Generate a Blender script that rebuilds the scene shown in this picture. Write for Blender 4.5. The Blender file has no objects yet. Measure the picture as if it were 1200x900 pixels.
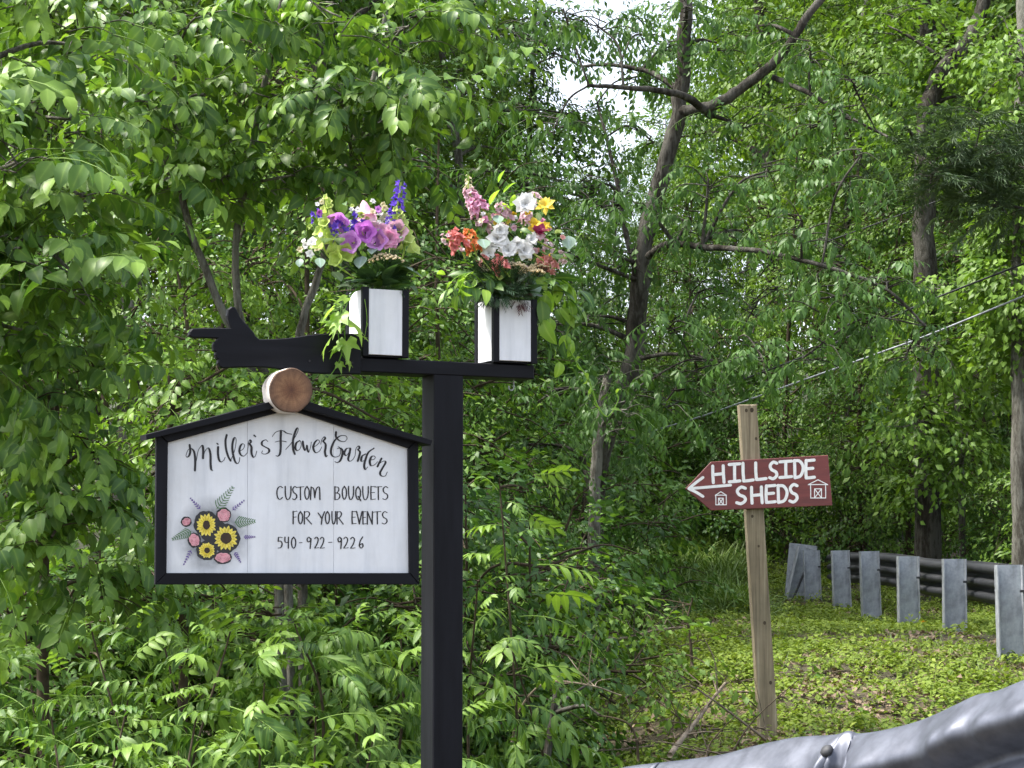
import bpy, math, random
import numpy as np
from mathutils import Vector, Matrix

R = math.radians
SC = bpy.context.scene
COL = SC.collection
rng = np.random.default_rng(7)
random.seed(7)

# ------------------------------------------------------------------ camera, sky, sun, exposure
EYE = np.array([0.0, 0.0, 1.6]); FPX = 2400.0; PITCH = math.atan(210.0/2400.0)
cam_d = bpy.data.cameras.new('camera'); cam = bpy.data.objects.new('camera', cam_d); COL.objects.link(cam)
cam.location = EYE; cam.rotation_euler = (R(90)+PITCH, 0, 0)
cam_d.sensor_width = 36; cam_d.lens = 36*FPX/1200; cam_d.clip_end = 600; cam_d.clip_start = 0.05
SC.camera = cam

SUN_EL, SUN_AZ = R(60), R(268)          # azimuth clockwise from +Y: hazy sun high on the left
world = bpy.data.worlds.new('World'); SC.world = world; world.use_nodes = True
nt = world.node_tree; nt.nodes.clear()
sky = nt.nodes.new('ShaderNodeTexSky'); sky.sky_type = 'NISHITA'; sky.sun_disc = False
sky.sun_elevation = SUN_EL; sky.sun_rotation = SUN_AZ
sky.air_density = 1.0; sky.dust_density = 3.0; sky.ozone_density = 1.0
hs = nt.nodes.new('ShaderNodeHueSaturation'); hs.inputs['Saturation'].default_value = 0.48; hs.inputs['Value'].default_value = 1.0
bg = nt.nodes.new('ShaderNodeBackground'); bg.inputs['Strength'].default_value = 0.15
wo = nt.nodes.new('ShaderNodeOutputWorld')
nt.links.new(sky.outputs[0], hs.inputs['Color']); nt.links.new(hs.outputs[0], bg.inputs['Color']); nt.links.new(bg.outputs[0], wo.inputs[0])
sun_d = bpy.data.lights.new('sun', 'SUN'); sun_d.energy = 2.9; sun_d.angle = R(6); sun_d.color = (1.0, 0.95, 0.86)
sun = bpy.data.objects.new('sun', sun_d); COL.objects.link(sun)
sdir = Vector((math.sin(SUN_AZ)*math.cos(SUN_EL), math.cos(SUN_AZ)*math.cos(SUN_EL), math.sin(SUN_EL)))
sun.rotation_euler = sdir.to_track_quat('Z', 'Y').to_euler(); sun.location = (-8, -8, 20)
SC.view_settings.view_transform = 'Standard'; SC.view_settings.look = 'None'
SC.view_settings.gamma = 1.0; SC.view_settings.use_curve_mapping = False
SC.view_settings.exposure = 1.7
SC.render.engine = 'CYCLES'
SC.cycles.use_denoising = True; SC.cycles.use_adaptive_sampling = True; SC.cycles.adaptive_threshold = 0.025
SC.cycles.max_bounces = 5; SC.cycles.diffuse_bounces = 3; SC.cycles.glossy_bounces = 3; SC.cycles.transmission_bounces = 5
SC.cycles.transparent_max_bounces = 8; SC.cycles.sample_clamp_indirect = 6.0

# ------------------------------------------------------------------ small helpers
cp, sp = math.cos(PITCH), math.sin(PITCH)
def ray(px, py):
    x, z = (px-600)/FPX, (450-py)/FPX
    return np.array([x, cp - z*sp, sp + z*cp])
def at(px, py, Y):                       # the point at depth Y seen at a place in the picture
    d = ray(px, py); return EYE + d*(Y/d[1])

def prop(o, label=None, cat=None, group=None, kind=None):
    if label: o['label'] = label
    if cat: o['category'] = cat
    if group: o['group'] = group
    if kind: o['kind'] = kind
    return o
def empty(name, loc=(0, 0, 0), rot=(0, 0, 0), parent=None):
    o = bpy.data.objects.new(name, None); COL.objects.link(o); o.location = loc; o.rotation_euler = rot
    o.empty_display_size = 0.05
    if parent: o.parent = parent
    return o
def link(name, me, parent=None, M=None):
    o = bpy.data.objects.new(name, me); COL.objects.link(o)
    if parent: o.parent = parent
    if M is not None: o.matrix_basis = M
    return o

def np_mesh(name, V, F, mat, attrs=None, smooth=False):
    """V (n,3); F: list of (m,3) / (m,4) index arrays; attrs: point floats"""
    V = np.asarray(V, np.float32)
    F = [np.asarray(f, np.int32) for f in F if len(f)]
    me = bpy.data.meshes.new(name)
    nl = sum(f.size for f in F); npoly = sum(len(f) for f in F)
    me.vertices.add(len(V)); me.vertices.foreach_set('co', V.ravel())
    me.loops.add(nl); me.polygons.add(npoly)
    me.loops.foreach_set('vertex_index', np.concatenate([f.ravel() for f in F]))
    tot = np.concatenate([np.full(len(f), f.shape[1], np.int32) for f in F])
    st = np.concatenate([[0], np.cumsum(tot)[:-1]]).astype(np.int32)
    me.polygons.foreach_set('loop_start', st)
    me.polygons.foreach_set('use_smooth', np.full(npoly, bool(smooth)))
    me.update(calc_edges=True)
    for k, a in (attrs or {}).items():
        at_ = me.attributes.new(k, 'FLOAT', 'POINT'); at_.data.foreach_set('value', np.asarray(a, np.float32))
    me.materials.append(mat)
    return me

class MB:                                # collects shapes of one part
    def __init__(s): s.V = []; s.T = []; s.Q = []; s.n = 0
    def add(s, V, T=(), Q=()):
        s.V.append(np.asarray(V, float).reshape(-1, 3))
        if len(T): s.T.append(np.asarray(T, int)+s.n)
        if len(Q): s.Q.append(np.asarray(Q, int)+s.n)
        s.n += len(s.V[-1])
    def box(s, lo, hi, bev=0.0):
        x0, y0, z0 = lo; x1, y1, z1 = hi
        s.prism([(x0, z0), (x1, z0), (x1, z1), (x0, z1)], y0, y1, bev)
    def prism(s, pts, y0, y1, bev=0.0):
        """outline in x,z (counter-clockwise seen from -y) pulled from y0 (front) to y1 (back); front edge chamfered"""
        p = np.asarray(pts, float); n = len(p)
        a = 0.5*np.sum(p[:, 0]*np.roll(p[:, 1], -1)-np.roll(p[:, 0], -1)*p[:, 1])
        if a < 0: p = p[::-1]
        rings = []
        if bev > 0:
            e = np.roll(p, -1, 0)-p; e /= np.linalg.norm(e, axis=1)[:, None]+1e-9
            nn = np.stack([-e[:, 1], e[:, 0]], 1); m = nn+np.roll(nn, 1, 0); m /= (np.sum(m*m, 1)/2)[:, None]+1e-6
            q = p+m*bev
            rings = [(q, y0), (p, y0+bev), (p, y1-bev), (q, y1)]
        else: rings = [(p, y0), (p, y1)]
        V = np.concatenate([np.column_stack([r[:, 0], np.full(n, y), r[:, 1]]) for r, y in rings])
        Q = []; i = np.arange(n); j = (i+1) % n
        for k in range(len(rings)-1):
            Q.append(np.column_stack([k*n+i, k*n+j, (k+1)*n+j, (k+1)*n+i])[:, ::-1])
        s.add(V, (), np.concatenate(Q))
        # caps: ear clipping through mathutils
        from mathutils.geometry import tessellate_polygon
        r = rings[0][0]
        tri = np.array(tessellate_polygon([[Vector((a_, b_, 0)) for a_, b_ in r]]))
        base = s.n-len(V)
        aa = r[tri]; ar = (aa[:, 1, 0]-aa[:, 0, 0])*(aa[:, 2, 1]-aa[:, 0, 1])-(aa[:, 2, 0]-aa[:, 0, 0])*(aa[:, 1, 1]-aa[:, 0, 1])
        tri = np.where(ar[:, None] > 0, tri, tri[:, ::-1])
        s.T.append(tri+base); s.T.append(tri[:, ::-1]+base+(len(rings)-1)*n)
    def tube(s, P, rad, n=8, cap=True):
        P = np.asarray(P, float); rad = np.broadcast_to(rad, (len(P),))
        V, Q = tube_np(P, rad, n); s.add(V, (), Q)
        if cap:
            m = len(P); b = s.n-len(V)
            T = [[b+0, b+k+1, b+k] for k in range(1, n-1)]+[[b+(m-1)*n, b+(m-1)*n+k, b+(m-1)*n+k+1] for k in range(1, n-1)]
            s.T.append(np.array(T))
    def build(s, name, mat, parent=None, smooth=False, share=None):
        V = np.concatenate(s.V); F = []
        if s.T: F.append(np.concatenate(s.T))
        if s.Q: F.append(np.concatenate(s.Q))
        return link(name, np_mesh(name, V, F, mat, None, smooth), parent)

def tube_np(P, rad, n):
    T = np.gradient(P, axis=0); T /= np.linalg.norm(T, axis=1)[:, None]+1e-9
    a = np.array([0, 0, 1.0]) if abs(T[0][2]) < .9 else np.array([1.0, 0, 0])
    V = []
    for p, t, r in zip(P, T, rad):
        x = np.cross(t, a); x /= np.linalg.norm(x)+1e-9; y = np.cross(t, x); a = np.cross(x, t)
        th = np.linspace(0, 2*np.pi, n, endpoint=False)
        V.append(p+r*(np.cos(th)[:, None]*x+np.sin(th)[:, None]*y))
    m = len(P); i = np.arange(n); j = (i+1) % n
    Q = np.concatenate([np.column_stack([k*n+i, (k+1)*n+i, (k+1)*n+j, k*n+j]) for k in range(m-1)])
    return np.concatenate(V), Q

def spline(P, k=8):
    P = np.asarray(P, float)
    if len(P) < 3:
        t = np.linspace(0, 1, k+1)[:, None]; return P[0]*(1-t)+P[-1]*t
    Q = np.vstack([2*P[0]-P[1], P, 2*P[-1]-P[-2]]); out = []
    for i in range(1, len(Q)-2):
        t = np.linspace(0, 1, k, endpoint=False)[:, None]
        a, b, c, d = Q[i-1], Q[i], Q[i+1], Q[i+2]
        out.append(.5*((2*b)+(-a+c)*t+(2*a-5*b+4*c-d)*t*t+(-a+3*b-3*c+d)*t**3))
    out.append(P[-1:]); return np.vstack(out)

# ------------------------------------------------------------------ materials
def new_mat(name):
    m = bpy.data.materials.new(name); m.use_nodes = True
    n = m.node_tree.nodes; l = m.node_tree.links
    b = n['Principled BSDF']; return m, n, l, b
def nd(n, t, **kw):
    x = n.new(t)
    for k, v in kw.items(): setattr(x, k, v)
    return x
def ramp(n, stops):
    r = n.new('ShaderNodeValToRGB'); e = r.color_ramp.elements
    while len(e) < len(stops): e.new(.5)
    for i, (p, c) in enumerate(stops): e[i].position = p; e[i].color = (*c, 1)
    return r
def noise(n, l, scale, detail=4, rough=.55, vec=None, stretch=None, coord='Object'):
    tc = n.new('ShaderNodeTexCoord'); t = n.new('ShaderNodeTexNoise')
    t.inputs['Scale'].default_value = scale; t.inputs['Detail'].default_value = detail; t.inputs['Roughness'].default_value = rough
    if stretch:
        mp = n.new('ShaderNodeMapping'); mp.inputs['Scale'].default_value = stretch
        l.new(tc.outputs[coord], mp.inputs[0]); l.new(mp.outputs[0], t.inputs['Vector'])
    else: l.new(tc.outputs[coord], t.inputs['Vector'])
    return t
def bump(n, l, b, src, strength=.3, dist=.01):
    bp = n.new('ShaderNodeBump'); bp.inputs['Strength'].default_value = strength; bp.inputs['Distance'].default_value = dist
    l.new(src, bp.inputs['Height']); l.new(bp.outputs[0], b.inputs['Normal']); return bp

def simple(name, stops, scale=8, rough=.6, stretch=None, bs=.2, bd=.004, metal=0, detail=5, spec=.5, nrough=.55):
    m, n, l, b = new_mat(name)
    t = noise(n, l, scale, detail, nrough, stretch=stretch); r = ramp(n, stops)
    l.new(t.outputs['Fac'], r.inputs[0]); l.new(r.outputs[0], b.inputs['Base Color'])
    b.inputs['Roughness'].default_value = rough; b.inputs['Metallic'].default_value = metal
    b.inputs['Specular IOR Level'].default_value = spec
    if bs: bump(n, l, b, t.outputs['Fac'], bs, bd)
    return m

def bark_mat(name, cols, scale=1.0):
    m, n, l, b = new_mat(name)
    t = noise(n, l, 9*scale, 8, .7, stretch=(1, 1, .16)); t2 = noise(n, l, 38*scale, 6, .7, stretch=(1, 1, .3)); t3 = noise(n, l, 1.7, 4, .6)
    a = nd(n, 'ShaderNodeMath', operation='MULTIPLY_ADD'); l.new(t2.outputs['Fac'], a.inputs[0]); a.inputs[1].default_value = .5; l.new(t.outputs['Fac'], a.inputs[2])
    a2 = nd(n, 'ShaderNodeMath', operation='MULTIPLY_ADD'); l.new(t3.outputs['Fac'], a2.inputs[0]); a2.inputs[1].default_value = .35; l.new(a.outputs[0], a2.inputs[2])
    r = ramp(n, [(.62, cols[0]), (.86, cols[1]), (1.0, cols[2])]); l.new(a2.outputs[0], r.inputs[0]); l.new(r.outputs[0], b.inputs['Base Color'])
    b.inputs['Roughness'].default_value = .95; b.inputs['Specular IOR Level'].default_value = .15; bump(n, l, b, a.outputs[0], 1.0, .035); return m
def leaf_mat(name, dark, mid, tip, trans=.30, rough=.42, gain=1.0, spec=.45):
    """leaf colour from per-leaf variation 'lv' and new growth 'tip'; a paler midrib 'mid'"""
    m, n, l, b = new_mat(name)
    a1 = nd(n, 'ShaderNodeAttribute', attribute_name='lv'); a2 = nd(n, 'ShaderNodeAttribute', attribute_name='tip'); a3 = nd(n, 'ShaderNodeAttribute', attribute_name='mid')
    oi = n.new('ShaderNodeObjectInfo')
    ad = nd(n, 'ShaderNodeMath', operation='ADD'); l.new(a1.outputs['Fac'], ad.inputs[0])
    mu = nd(n, 'ShaderNodeMath', operation='MULTIPLY'); l.new(oi.outputs['Random'], mu.inputs[0]); mu.inputs[1].default_value = 0.6
    l.new(mu.outputs[0], ad.inputs[1])
    pp = nd(n, 'ShaderNodeMath', operation='PINGPONG'); l.new(ad.outputs[0], pp.inputs[0]); pp.inputs[1].default_value = 1.0
    r = ramp(n, [(0.0, dark), (0.55, mid), (1.0, tuple(.6*x+.4*y for x, y in zip(mid, tip)))]); l.new(pp.outputs[0], r.inputs[0])
    mx = nd(n, 'ShaderNodeMix', data_type='RGBA'); l.new(a2.outputs['Fac'], mx.inputs[0]); l.new(r.outputs[0], mx.inputs[6]); mx.inputs[7].default_value = (*tip, 1)
    pw = nd(n, 'ShaderNodeMath', operation='POWER'); l.new(a3.outputs['Fac'], pw.inputs[0]); pw.inputs[1].default_value = 7.0
    pm = nd(n, 'ShaderNodeMath', operation='MULTIPLY'); l.new(pw.outputs[0], pm.inputs[0]); pm.inputs[1].default_value = .45
    mr = nd(n, 'ShaderNodeMix', data_type='RGBA'); l.new(pm.outputs[0], mr.inputs[0]); l.new(mx.outputs[2], mr.inputs[6])
    mr.inputs[7].default_value = (min(1, tip[0]*1.3), min(1, tip[1]*1.2), tip[2]*1.8, 1)
    l.new(mr.outputs[2], b.inputs['Base Color']); b.inputs['Roughness'].default_value = rough; b.inputs['Specular IOR Level'].default_value = spec
    tr = n.new('ShaderNodeBsdfTranslucent')
    g = nd(n, 'ShaderNodeMix', data_type='RGBA', blend_type='MULTIPLY'); g.inputs[0].default_value = 1
    l.new(mr.outputs[2], g.inputs[6]); g.inputs[7].default_value = (1.3, 1.35, .6, 1)
    l.new(g.outputs[2], tr.inputs['Color'])
    ms = n.new('ShaderNodeMixShader'); ms.inputs[0].default_value = trans
    l.new(b.outputs[0], ms.inputs[1]); l.new(tr.outputs[0], ms.inputs[2]); l.new(ms.outputs[0], n['Material Output'].inputs[0])
    return m

M = {}
M['leaf_near'] = leaf_mat('leaf_near', (.020, .062, .013), (.055, .130, .022), (.20, .33, .040), spec=.38, rough=.45)
M['leaf_pinnate'] = leaf_mat('leaf_pinnate', (.022, .066, .016), (.058, .135, .026), (.20, .32, .045), spec=.34, rough=.48)
M['leaf_dark'] = leaf_mat('leaf_dark', (.014, .046, .013), (.036, .092, .021), (.10, .20, .032), spec=.32, rough=.48)
M['leaf_mid'] = leaf_mat('leaf_mid', (.020, .060, .012), (.056, .125, .021), (.18, .30, .034), spec=.28, rough=.5)
M['leaf_far'] = leaf_mat('leaf_far', (.020, .058, .012), (.058, .125, .020), (.19, .29, .034), rough=.55, spec=.25)
M['leaf_pine'] = leaf_mat('leaf_pine', (.035, .070, .036), (.058, .105, .050), (.08, .13, .05), trans=.2, rough=.55)
M['weed'] = leaf_mat('weed', (.050, .095, .016), (.105, .170, .028), (.24, .30, .05), rough=.6, spec=.15)
M['grass'] = leaf_mat('grass', (.035, .085, .018), (.075, .150, .026), (.17, .24, .055), rough=.55)
M['bark'] = bark_mat('bark', ((.008, .0075, .006), (.034, .030, .024), (.095, .090, .078)))
M['bark_grey'] = bark_mat('bark_grey', ((.022, .020, .016), (.085, .078, .064), (.19, .185, .16)), 1.4)
M['twig'] = simple('twig', [(.3, (.03, .022, .014)), (.7, (.08, .062, .04))], 20, .85, None, .3, spec=.2)
M['deadwood'] = simple('deadwood', [(.3, (.10, .075, .05)), (.7, (.30, .25, .19))], 18, .9, (1, 1, 1), .5, spec=.2)
M['black_paint'] = simple('black_paint', [(.3, (.0040, .0042, .0066)), (.7, (.0085, .009, .0130))], 30, .55, (1, 1, .12), .35, .002, spec=.16)
M['black_beam'] = simple('black_beam', [(.3, (.0040, .0042, .0066)), (.7, (.0085, .009, .0130))], 30, .55, (.12, 1, 1), .35, .002, spec=.16)

def white_board(name, halo=None, grain=(1, 1, .1)):
    m, n, l, b = new_mat(name)
    t = noise(n, l, 22, 5, .6, stretch=grain); r = ramp(n, [(.25, (.60, .62, .66)), (.5, (.74, .755, .79)), (.8, (.80, .81, .835))]); l.new(t.outputs['Fac'], r.inputs[0])
    t2 = noise(n, l, 3.2, 6, .7); r2 = ramp(n, [(.32, (.84, .83, .80)), (.6, (1, 1, 1))]); l.new(t2.outputs['Fac'], r2.inputs[0])
    mx = nd(n, 'ShaderNodeMix', data_type='RGBA', blend_type='MULTIPLY'); mx.inputs[0].default_value = .8; l.new(r.outputs[0], mx.inputs[6]); l.new(r2.outputs[0], mx.inputs[7])
    out = mx.outputs[2]
    if halo:   # the smudged grey wash painted round the bouquet on the board
        tc = n.new('ShaderNodeTexCoord'); sb = nd(n, 'ShaderNodeVectorMath', operation='DISTANCE'); l.new(tc.outputs['Object'], sb.inputs[0]); sb.inputs[1].default_value = halo[0]
        mr = n.new('ShaderNodeMapRange'); mr.inputs[1].default_value = halo[1]; mr.inputs[2].default_value = halo[2]; mr.inputs[3].default_value = 1; mr.inputs[4].default_value = 0
        l.new(sb.outputs['Value'], mr.inputs[0])
        t3 = noise(n, l, 30, 4, .6); m3 = nd(n, 'ShaderNodeMath', operation='MULTIPLY'); l.new(mr.outputs[0], m3.inputs[0]); l.new(t3.outputs['Fac'], m3.inputs[1])
        m4 = nd(n, 'ShaderNodeMath', operation='MULTIPLY', use_clamp=True); l.new(m3.outputs[0], m4.inputs[0]); m4.inputs[1].default_value = 1.9
        mh = nd(n, 'ShaderNodeMix', data_type='RGBA'); l.new(m4.outputs[0], mh.inputs[0]); l.new(out, mh.inputs[6]); mh.inputs[7].default_value = (.19, .20, .22, 1)
        out = mh.outputs[2]
    l.new(out, b.inputs['Base Color']); b.inputs['Roughness'].default_value = .55
    bump(n, l, b, t.outputs['Fac'], .15, .002)
    return m
M['white_panel'] = white_board('white_panel')
def flat(name, c, rough=.6, var=.25, trans=0.0):
    m, n, l, b = new_mat(name)
    t = noise(n, l, 60, 3, .6); r = ramp(n, [(.25, tuple(x*(1-var) for x in c)), (.75, tuple(min(1, x*(1+var*.5)) for x in c))]); l.new(t.outputs['Fac'], r.inputs[0]); l.new(r.outputs[0], b.inputs['Base Color'])
    b.inputs['Roughness'].default_value = rough
    if trans:
        tr = n.new('ShaderNodeBsdfTranslucent'); l.new(r.outputs[0], tr.inputs[0]); ms = n.new('ShaderNodeMixShader'); ms.inputs[0].default_value = trans
        l.new(b.outputs[0], ms.inputs[1]); l.new(tr.outputs[0], ms.inputs[2]); l.new(ms.outputs[0], n['Material Output'].inputs[0])
    return m
M['ink'] = flat('ink', (.016, .014, .018), .6)
M['white_paint'] = flat('white_paint', (.80, .79, .78), .6, .12)

def galv(name, base=(.30, .32, .36), metal=.75, rough=.42, var=1.0):
    m, n, l, b = new_mat(name)
    t = noise(n, l, 15, 7, .7); r = ramp(n, [(.25, tuple(x*(1-.45*var) for x in base)), (.5, base), (.75, tuple(min(1, x*(1+.35*var)) for x in base))]); l.new(t.outputs['Fac'], r.inputs[0])
    t2 = noise(n, l, 60, 4, .6, stretch=(.35, .35, .12)); r2 = ramp(n, [(.3, (.55, .55, .57)), (.55, (1, 1, 1))]); l.new(t2.outputs['Fac'], r2.inputs[0])
    mx = nd(n, 'ShaderNodeMix', data_type='RGBA', blend_type='MULTIPLY'); mx.inputs[0].default_value = .7; l.new(r.outputs[0], mx.inputs[6]); l.new(r2.outputs[0], mx.inputs[7])
    l.new(mx.outputs[2], b.inputs['Base Color']); b.inputs['Metallic'].default_value = metal
    rr = nd(n, 'ShaderNodeMapRange'); rr.inputs[3].default_value = rough-.1*var; rr.inputs[4].default_value = rough+.22*var; l.new(t.outputs['Fac'], rr.inputs[0]); l.new(rr.outputs[0], b.inputs['Roughness'])
    bump(n, l, b, t.outputs['Fac'], .12, .004)
    return m
M['rail'] = galv('rail', (.105, .115, .145), .5, .46, .6)
M['galv_post'] = galv('galv_post', (.32, .345, .38), .2, .55)
M['galv_dark'] = galv('galv_dark', (.045, .047, .052), .3, .55)

# ------------------------------------------------------------------ ground
def lerp_tab(x, tab):
    a = np.array(tab); return np.interp(x, a[:, 0], a[:, 1])
def sstep(x, a, b):
    t = np.clip((x-a)/(b-a), 0, 1); return t*t*(3-2*t)
_wv = [(rng.uniform(-1, 1, 2)*k, rng.uniform(0, 6.28), a) for k, a in ((.7, .05), (.9, .05), (1.7, .035), (2.3, .03), (3.6, .02), (4.4, .018), (6.5, .012))]
def ground_z(x, y):
    x = np.asarray(x, float); y = np.asarray(y, float)
    b = lerp_tab(y, [(-20, 0), (3, 0), (4.2, .45), (6, .66), (9.6, .83), (12, 1.04), (13.5, 1.11), (19, 1.22), (24, 1.75), (32, 2.9), (45, 5.0), (60, 7), (90, 11), (160, 18)])
    dl = 1-sstep(x, -1.9, 1.7)
    amp = lerp_tab(y, [(-20, 0), (3, 0), (6, .9), (12, .85), (19, .35), (24, .2), (40, 0), (160, 0)])
    z = b-dl*amp
    for (k, p, a) in _wv: z = z+a*np.sin(k[0]*x+k[1]*y+p)*np.where(y > 3.5, 1, 0)
    return z
def build_ground():
    xs = np.concatenate([np.linspace(-110, -12, 24), np.linspace(-11.5, 11.5, 150), np.linspace(12, 110, 24)])
    ys = np.concatenate([np.linspace(-40, 3, 14), np.linspace(3.2, 26, 160), np.linspace(26.5, 160, 60)])
    X, Y = np.meshgrid(xs, ys); Z = ground_z(X, Y)
    n, m = X.shape; V = np.column_stack([X.ravel(), Y.ravel(), Z.ravel()])
    i = (np.arange(n-1)[:, None]*m+np.arange(m-1)).ravel()
    Q = np.column_stack([i, i+1, i+m+1, i+m])
    mt, nn, l, b = new_mat('soil')
    t = noise(nn, l, 2.2, 8, .7, coord='Object'); r = ramp(nn, [(.3, (.030, .036, .014)), (.5, (.075, .062, .036)), (.72, (.16, .12, .075))]); l.new(t.outputs['Fac'], r.inputs[0])
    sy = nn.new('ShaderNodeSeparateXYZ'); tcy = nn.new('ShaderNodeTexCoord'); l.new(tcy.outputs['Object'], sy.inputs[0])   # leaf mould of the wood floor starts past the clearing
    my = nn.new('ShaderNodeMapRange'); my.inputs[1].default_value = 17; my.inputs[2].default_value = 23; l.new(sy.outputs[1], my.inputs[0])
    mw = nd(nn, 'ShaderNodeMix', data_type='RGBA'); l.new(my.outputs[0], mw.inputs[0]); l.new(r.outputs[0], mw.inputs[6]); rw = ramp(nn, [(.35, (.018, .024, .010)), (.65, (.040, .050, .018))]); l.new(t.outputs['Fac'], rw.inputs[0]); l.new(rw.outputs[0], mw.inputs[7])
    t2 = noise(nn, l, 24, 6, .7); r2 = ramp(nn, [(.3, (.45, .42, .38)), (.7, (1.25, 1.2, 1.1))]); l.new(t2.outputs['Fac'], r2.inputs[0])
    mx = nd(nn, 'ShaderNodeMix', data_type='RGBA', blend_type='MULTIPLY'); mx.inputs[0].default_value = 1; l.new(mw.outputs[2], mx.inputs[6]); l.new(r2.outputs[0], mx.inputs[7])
    l.new(mx.outputs[2], b.inputs['Base Color']); b.inputs['Roughness'].default_value = .95; bump(nn, l, b, t2.outputs['Fac'], .8, .03)
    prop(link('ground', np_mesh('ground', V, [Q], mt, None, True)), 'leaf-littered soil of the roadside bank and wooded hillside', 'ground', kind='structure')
build_ground()

# ------------------------------------------------------------------ signpost with the hanging board
TH = R(25); UX = np.array([math.cos(TH), math.sin(TH), 0]); NF = np.array([math.sin(TH), -math.cos(TH), 0])
PO = at(518, 700, 5.95); PO[2] = 0.0
def S(px, py, off):                      # local (x, z) on the sign plane pushed off metres to the front
    d = ray(px, py); o = PO+NF*off; t = np.dot(o-EYE, NF)/np.dot(d, NF); p = EYE+d*t-PO
    return np.array([np.dot(p, UX), p[2]])
gz = float(ground_z(PO[0], PO[1]))
ROOT = prop(empty('roadside_signpost', (PO[0], PO[1], gz), (0, 0, TH)),
            'tall black wooden signpost with pointing hand arm and white gabled board advertising custom bouquets', 'signpost')
Z0 = gz
def loc(p): return (p[0], p[1]-Z0)       # board coordinates relative to the base
def outline(pts, off): return [loc(S(x, y, off)) for x, y in pts]

hw = .0465
mb = MB(); mb.box((-hw, -hw, -.25), (hw, hw, S(519, 438.5, hw)[1]-Z0), .003); mb.build('post', M['black_paint'], ROOT)
bl, br = S(400, 421, hw), S(626, 428, hw); bb = S(519, 440, hw)
BT, BB_ = br[1]-Z0, bb[1]-Z0
mb = MB(); mb.box((S(405, 430, hw)[0], -hw-.002, BB_+.001), (br[0], hw+.002, BT), .003); mb.build('beam', M['black_beam'], ROOT)

hand = [(75, 662), (85, 650), (130, 648), (180, 648), (235, 648), (228, 625), (222, 600), (225, 575), (240, 563), (252, 567), (260, 578), (272, 605), (286, 622), (300, 636), (325, 665), (333, 680), (348, 692), (400, 691), (450, 688), (500, 682), (540, 675), (590, 671), (640, 669), (745, 670), (745, 828), (660, 828), (560, 825), (500, 818), (450, 812), (400, 804), (340, 800), (270, 802), (205, 804), (192, 798), (185, 785), (188, 772), (180, 766), (175, 752), (178, 742), (169, 736), (167, 715), (171, 702), (182, 697), (184, 688), (130, 686), (85, 685), (72, 676)]
hp = outline([(200+x/3.335, 190+y/3.335) for x, y in hand], hw+.024)
mb = MB(); mb.prism(hp, -hw-.024, -hw-.0035, .0025); arm = mb.build('hand_arm', M['black_beam'], ROOT)
for x, y in ((363, 423), (413, 425)):
    c = loc(S(x, y, hw+.026)); mb = MB(); th = np.linspace(0, 6.283, 9)[:-1]
    mb.prism([(c[0]+.003*math.cos(t), c[1]+.003*math.sin(t)) for t in th], -hw-.0262, -hw-.020); mb.build('screw', M['ink'], arm)

# hanging board: planks, frame, roof
PF = .066                                # front of planks
board = empty('hanging_board', (0, 0, 0), parent=ROOT)
pl = lambda pts: outline(pts, PF)
hc = loc(S(250, 628, PF)); M['plank'] = white_board('plank', ((hc[0], -PF, hc[1]), .055, .115))
for (xa, xb) in ((190, 289.85), (290.15, 390.85), (391.15, 484)):
    top = lambda x: 517-(x-190)*(517-475)/(339-190) if x < 339 else 475+(x-339)*(522-475)/(484-339)
    xs = [xa, xb] if not xa < 339 < xb else [xa, 339, xb]
    pts = [(xa, 674), (xb, 674)]+[(x, top(x)) for x in xs[::-1]]
    mb = MB(); mb.prism(pl(pts), -PF, -PF+.018, .0003); mb.build('plank', M['plank'], board)
FF = PF+.014
fr = lambda pts: outline(pts, FF)
LB, RB_ = (182, 685), (491.5, 685)
strips = [[(182, 685), (491, 685), (480, 671.5), (195.5, 671.5)],
          [(182, 684.6), (195.3, 671.2), (197, 519), (183.5, 507)],
          [(491.4, 684.6), (480.4, 671.2), (479, 525.5), (490.5, 514)],
          [(183.6, 506.4), (197.2, 518.5), (339.6, 480), (339.6, 463)],
          [(340.2, 463), (340.2, 480), (478.8, 525), (490.4, 513.4)]]
for s_ in strips:
    mb = MB(); mb.prism(fr(s_), -FF, -PF-.0006, .0015); mb.build('frame_strip', M['black_beam'] if abs(s_[0][0]-s_[1][0]) > 20 else M['black_paint'], board)
for s_ in ([(183, 684), (188, 684), (189, 510), (184, 510)], [(490.5, 684), (486, 684), (485.5, 520), (490, 520)]):
    mb = MB(); mb.prism(pl(s_), -PF+.0185, -.05, 0); mb.build('frame_side', M['black_paint'], board)
RF = .112
ro = lambda pts: outline(pts, RF)
for s_ in ([(171, 509), (172, 515.5), (340, 474), (340, 464.5)], [(340.4, 464.5), (340.4, 474), (505, 522), (507, 516)]):
    mb = MB(); mb.prism(ro(s_), -RF, -.0485, .0015); mb.build('roof_board', M['black_beam'], board)

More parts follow.
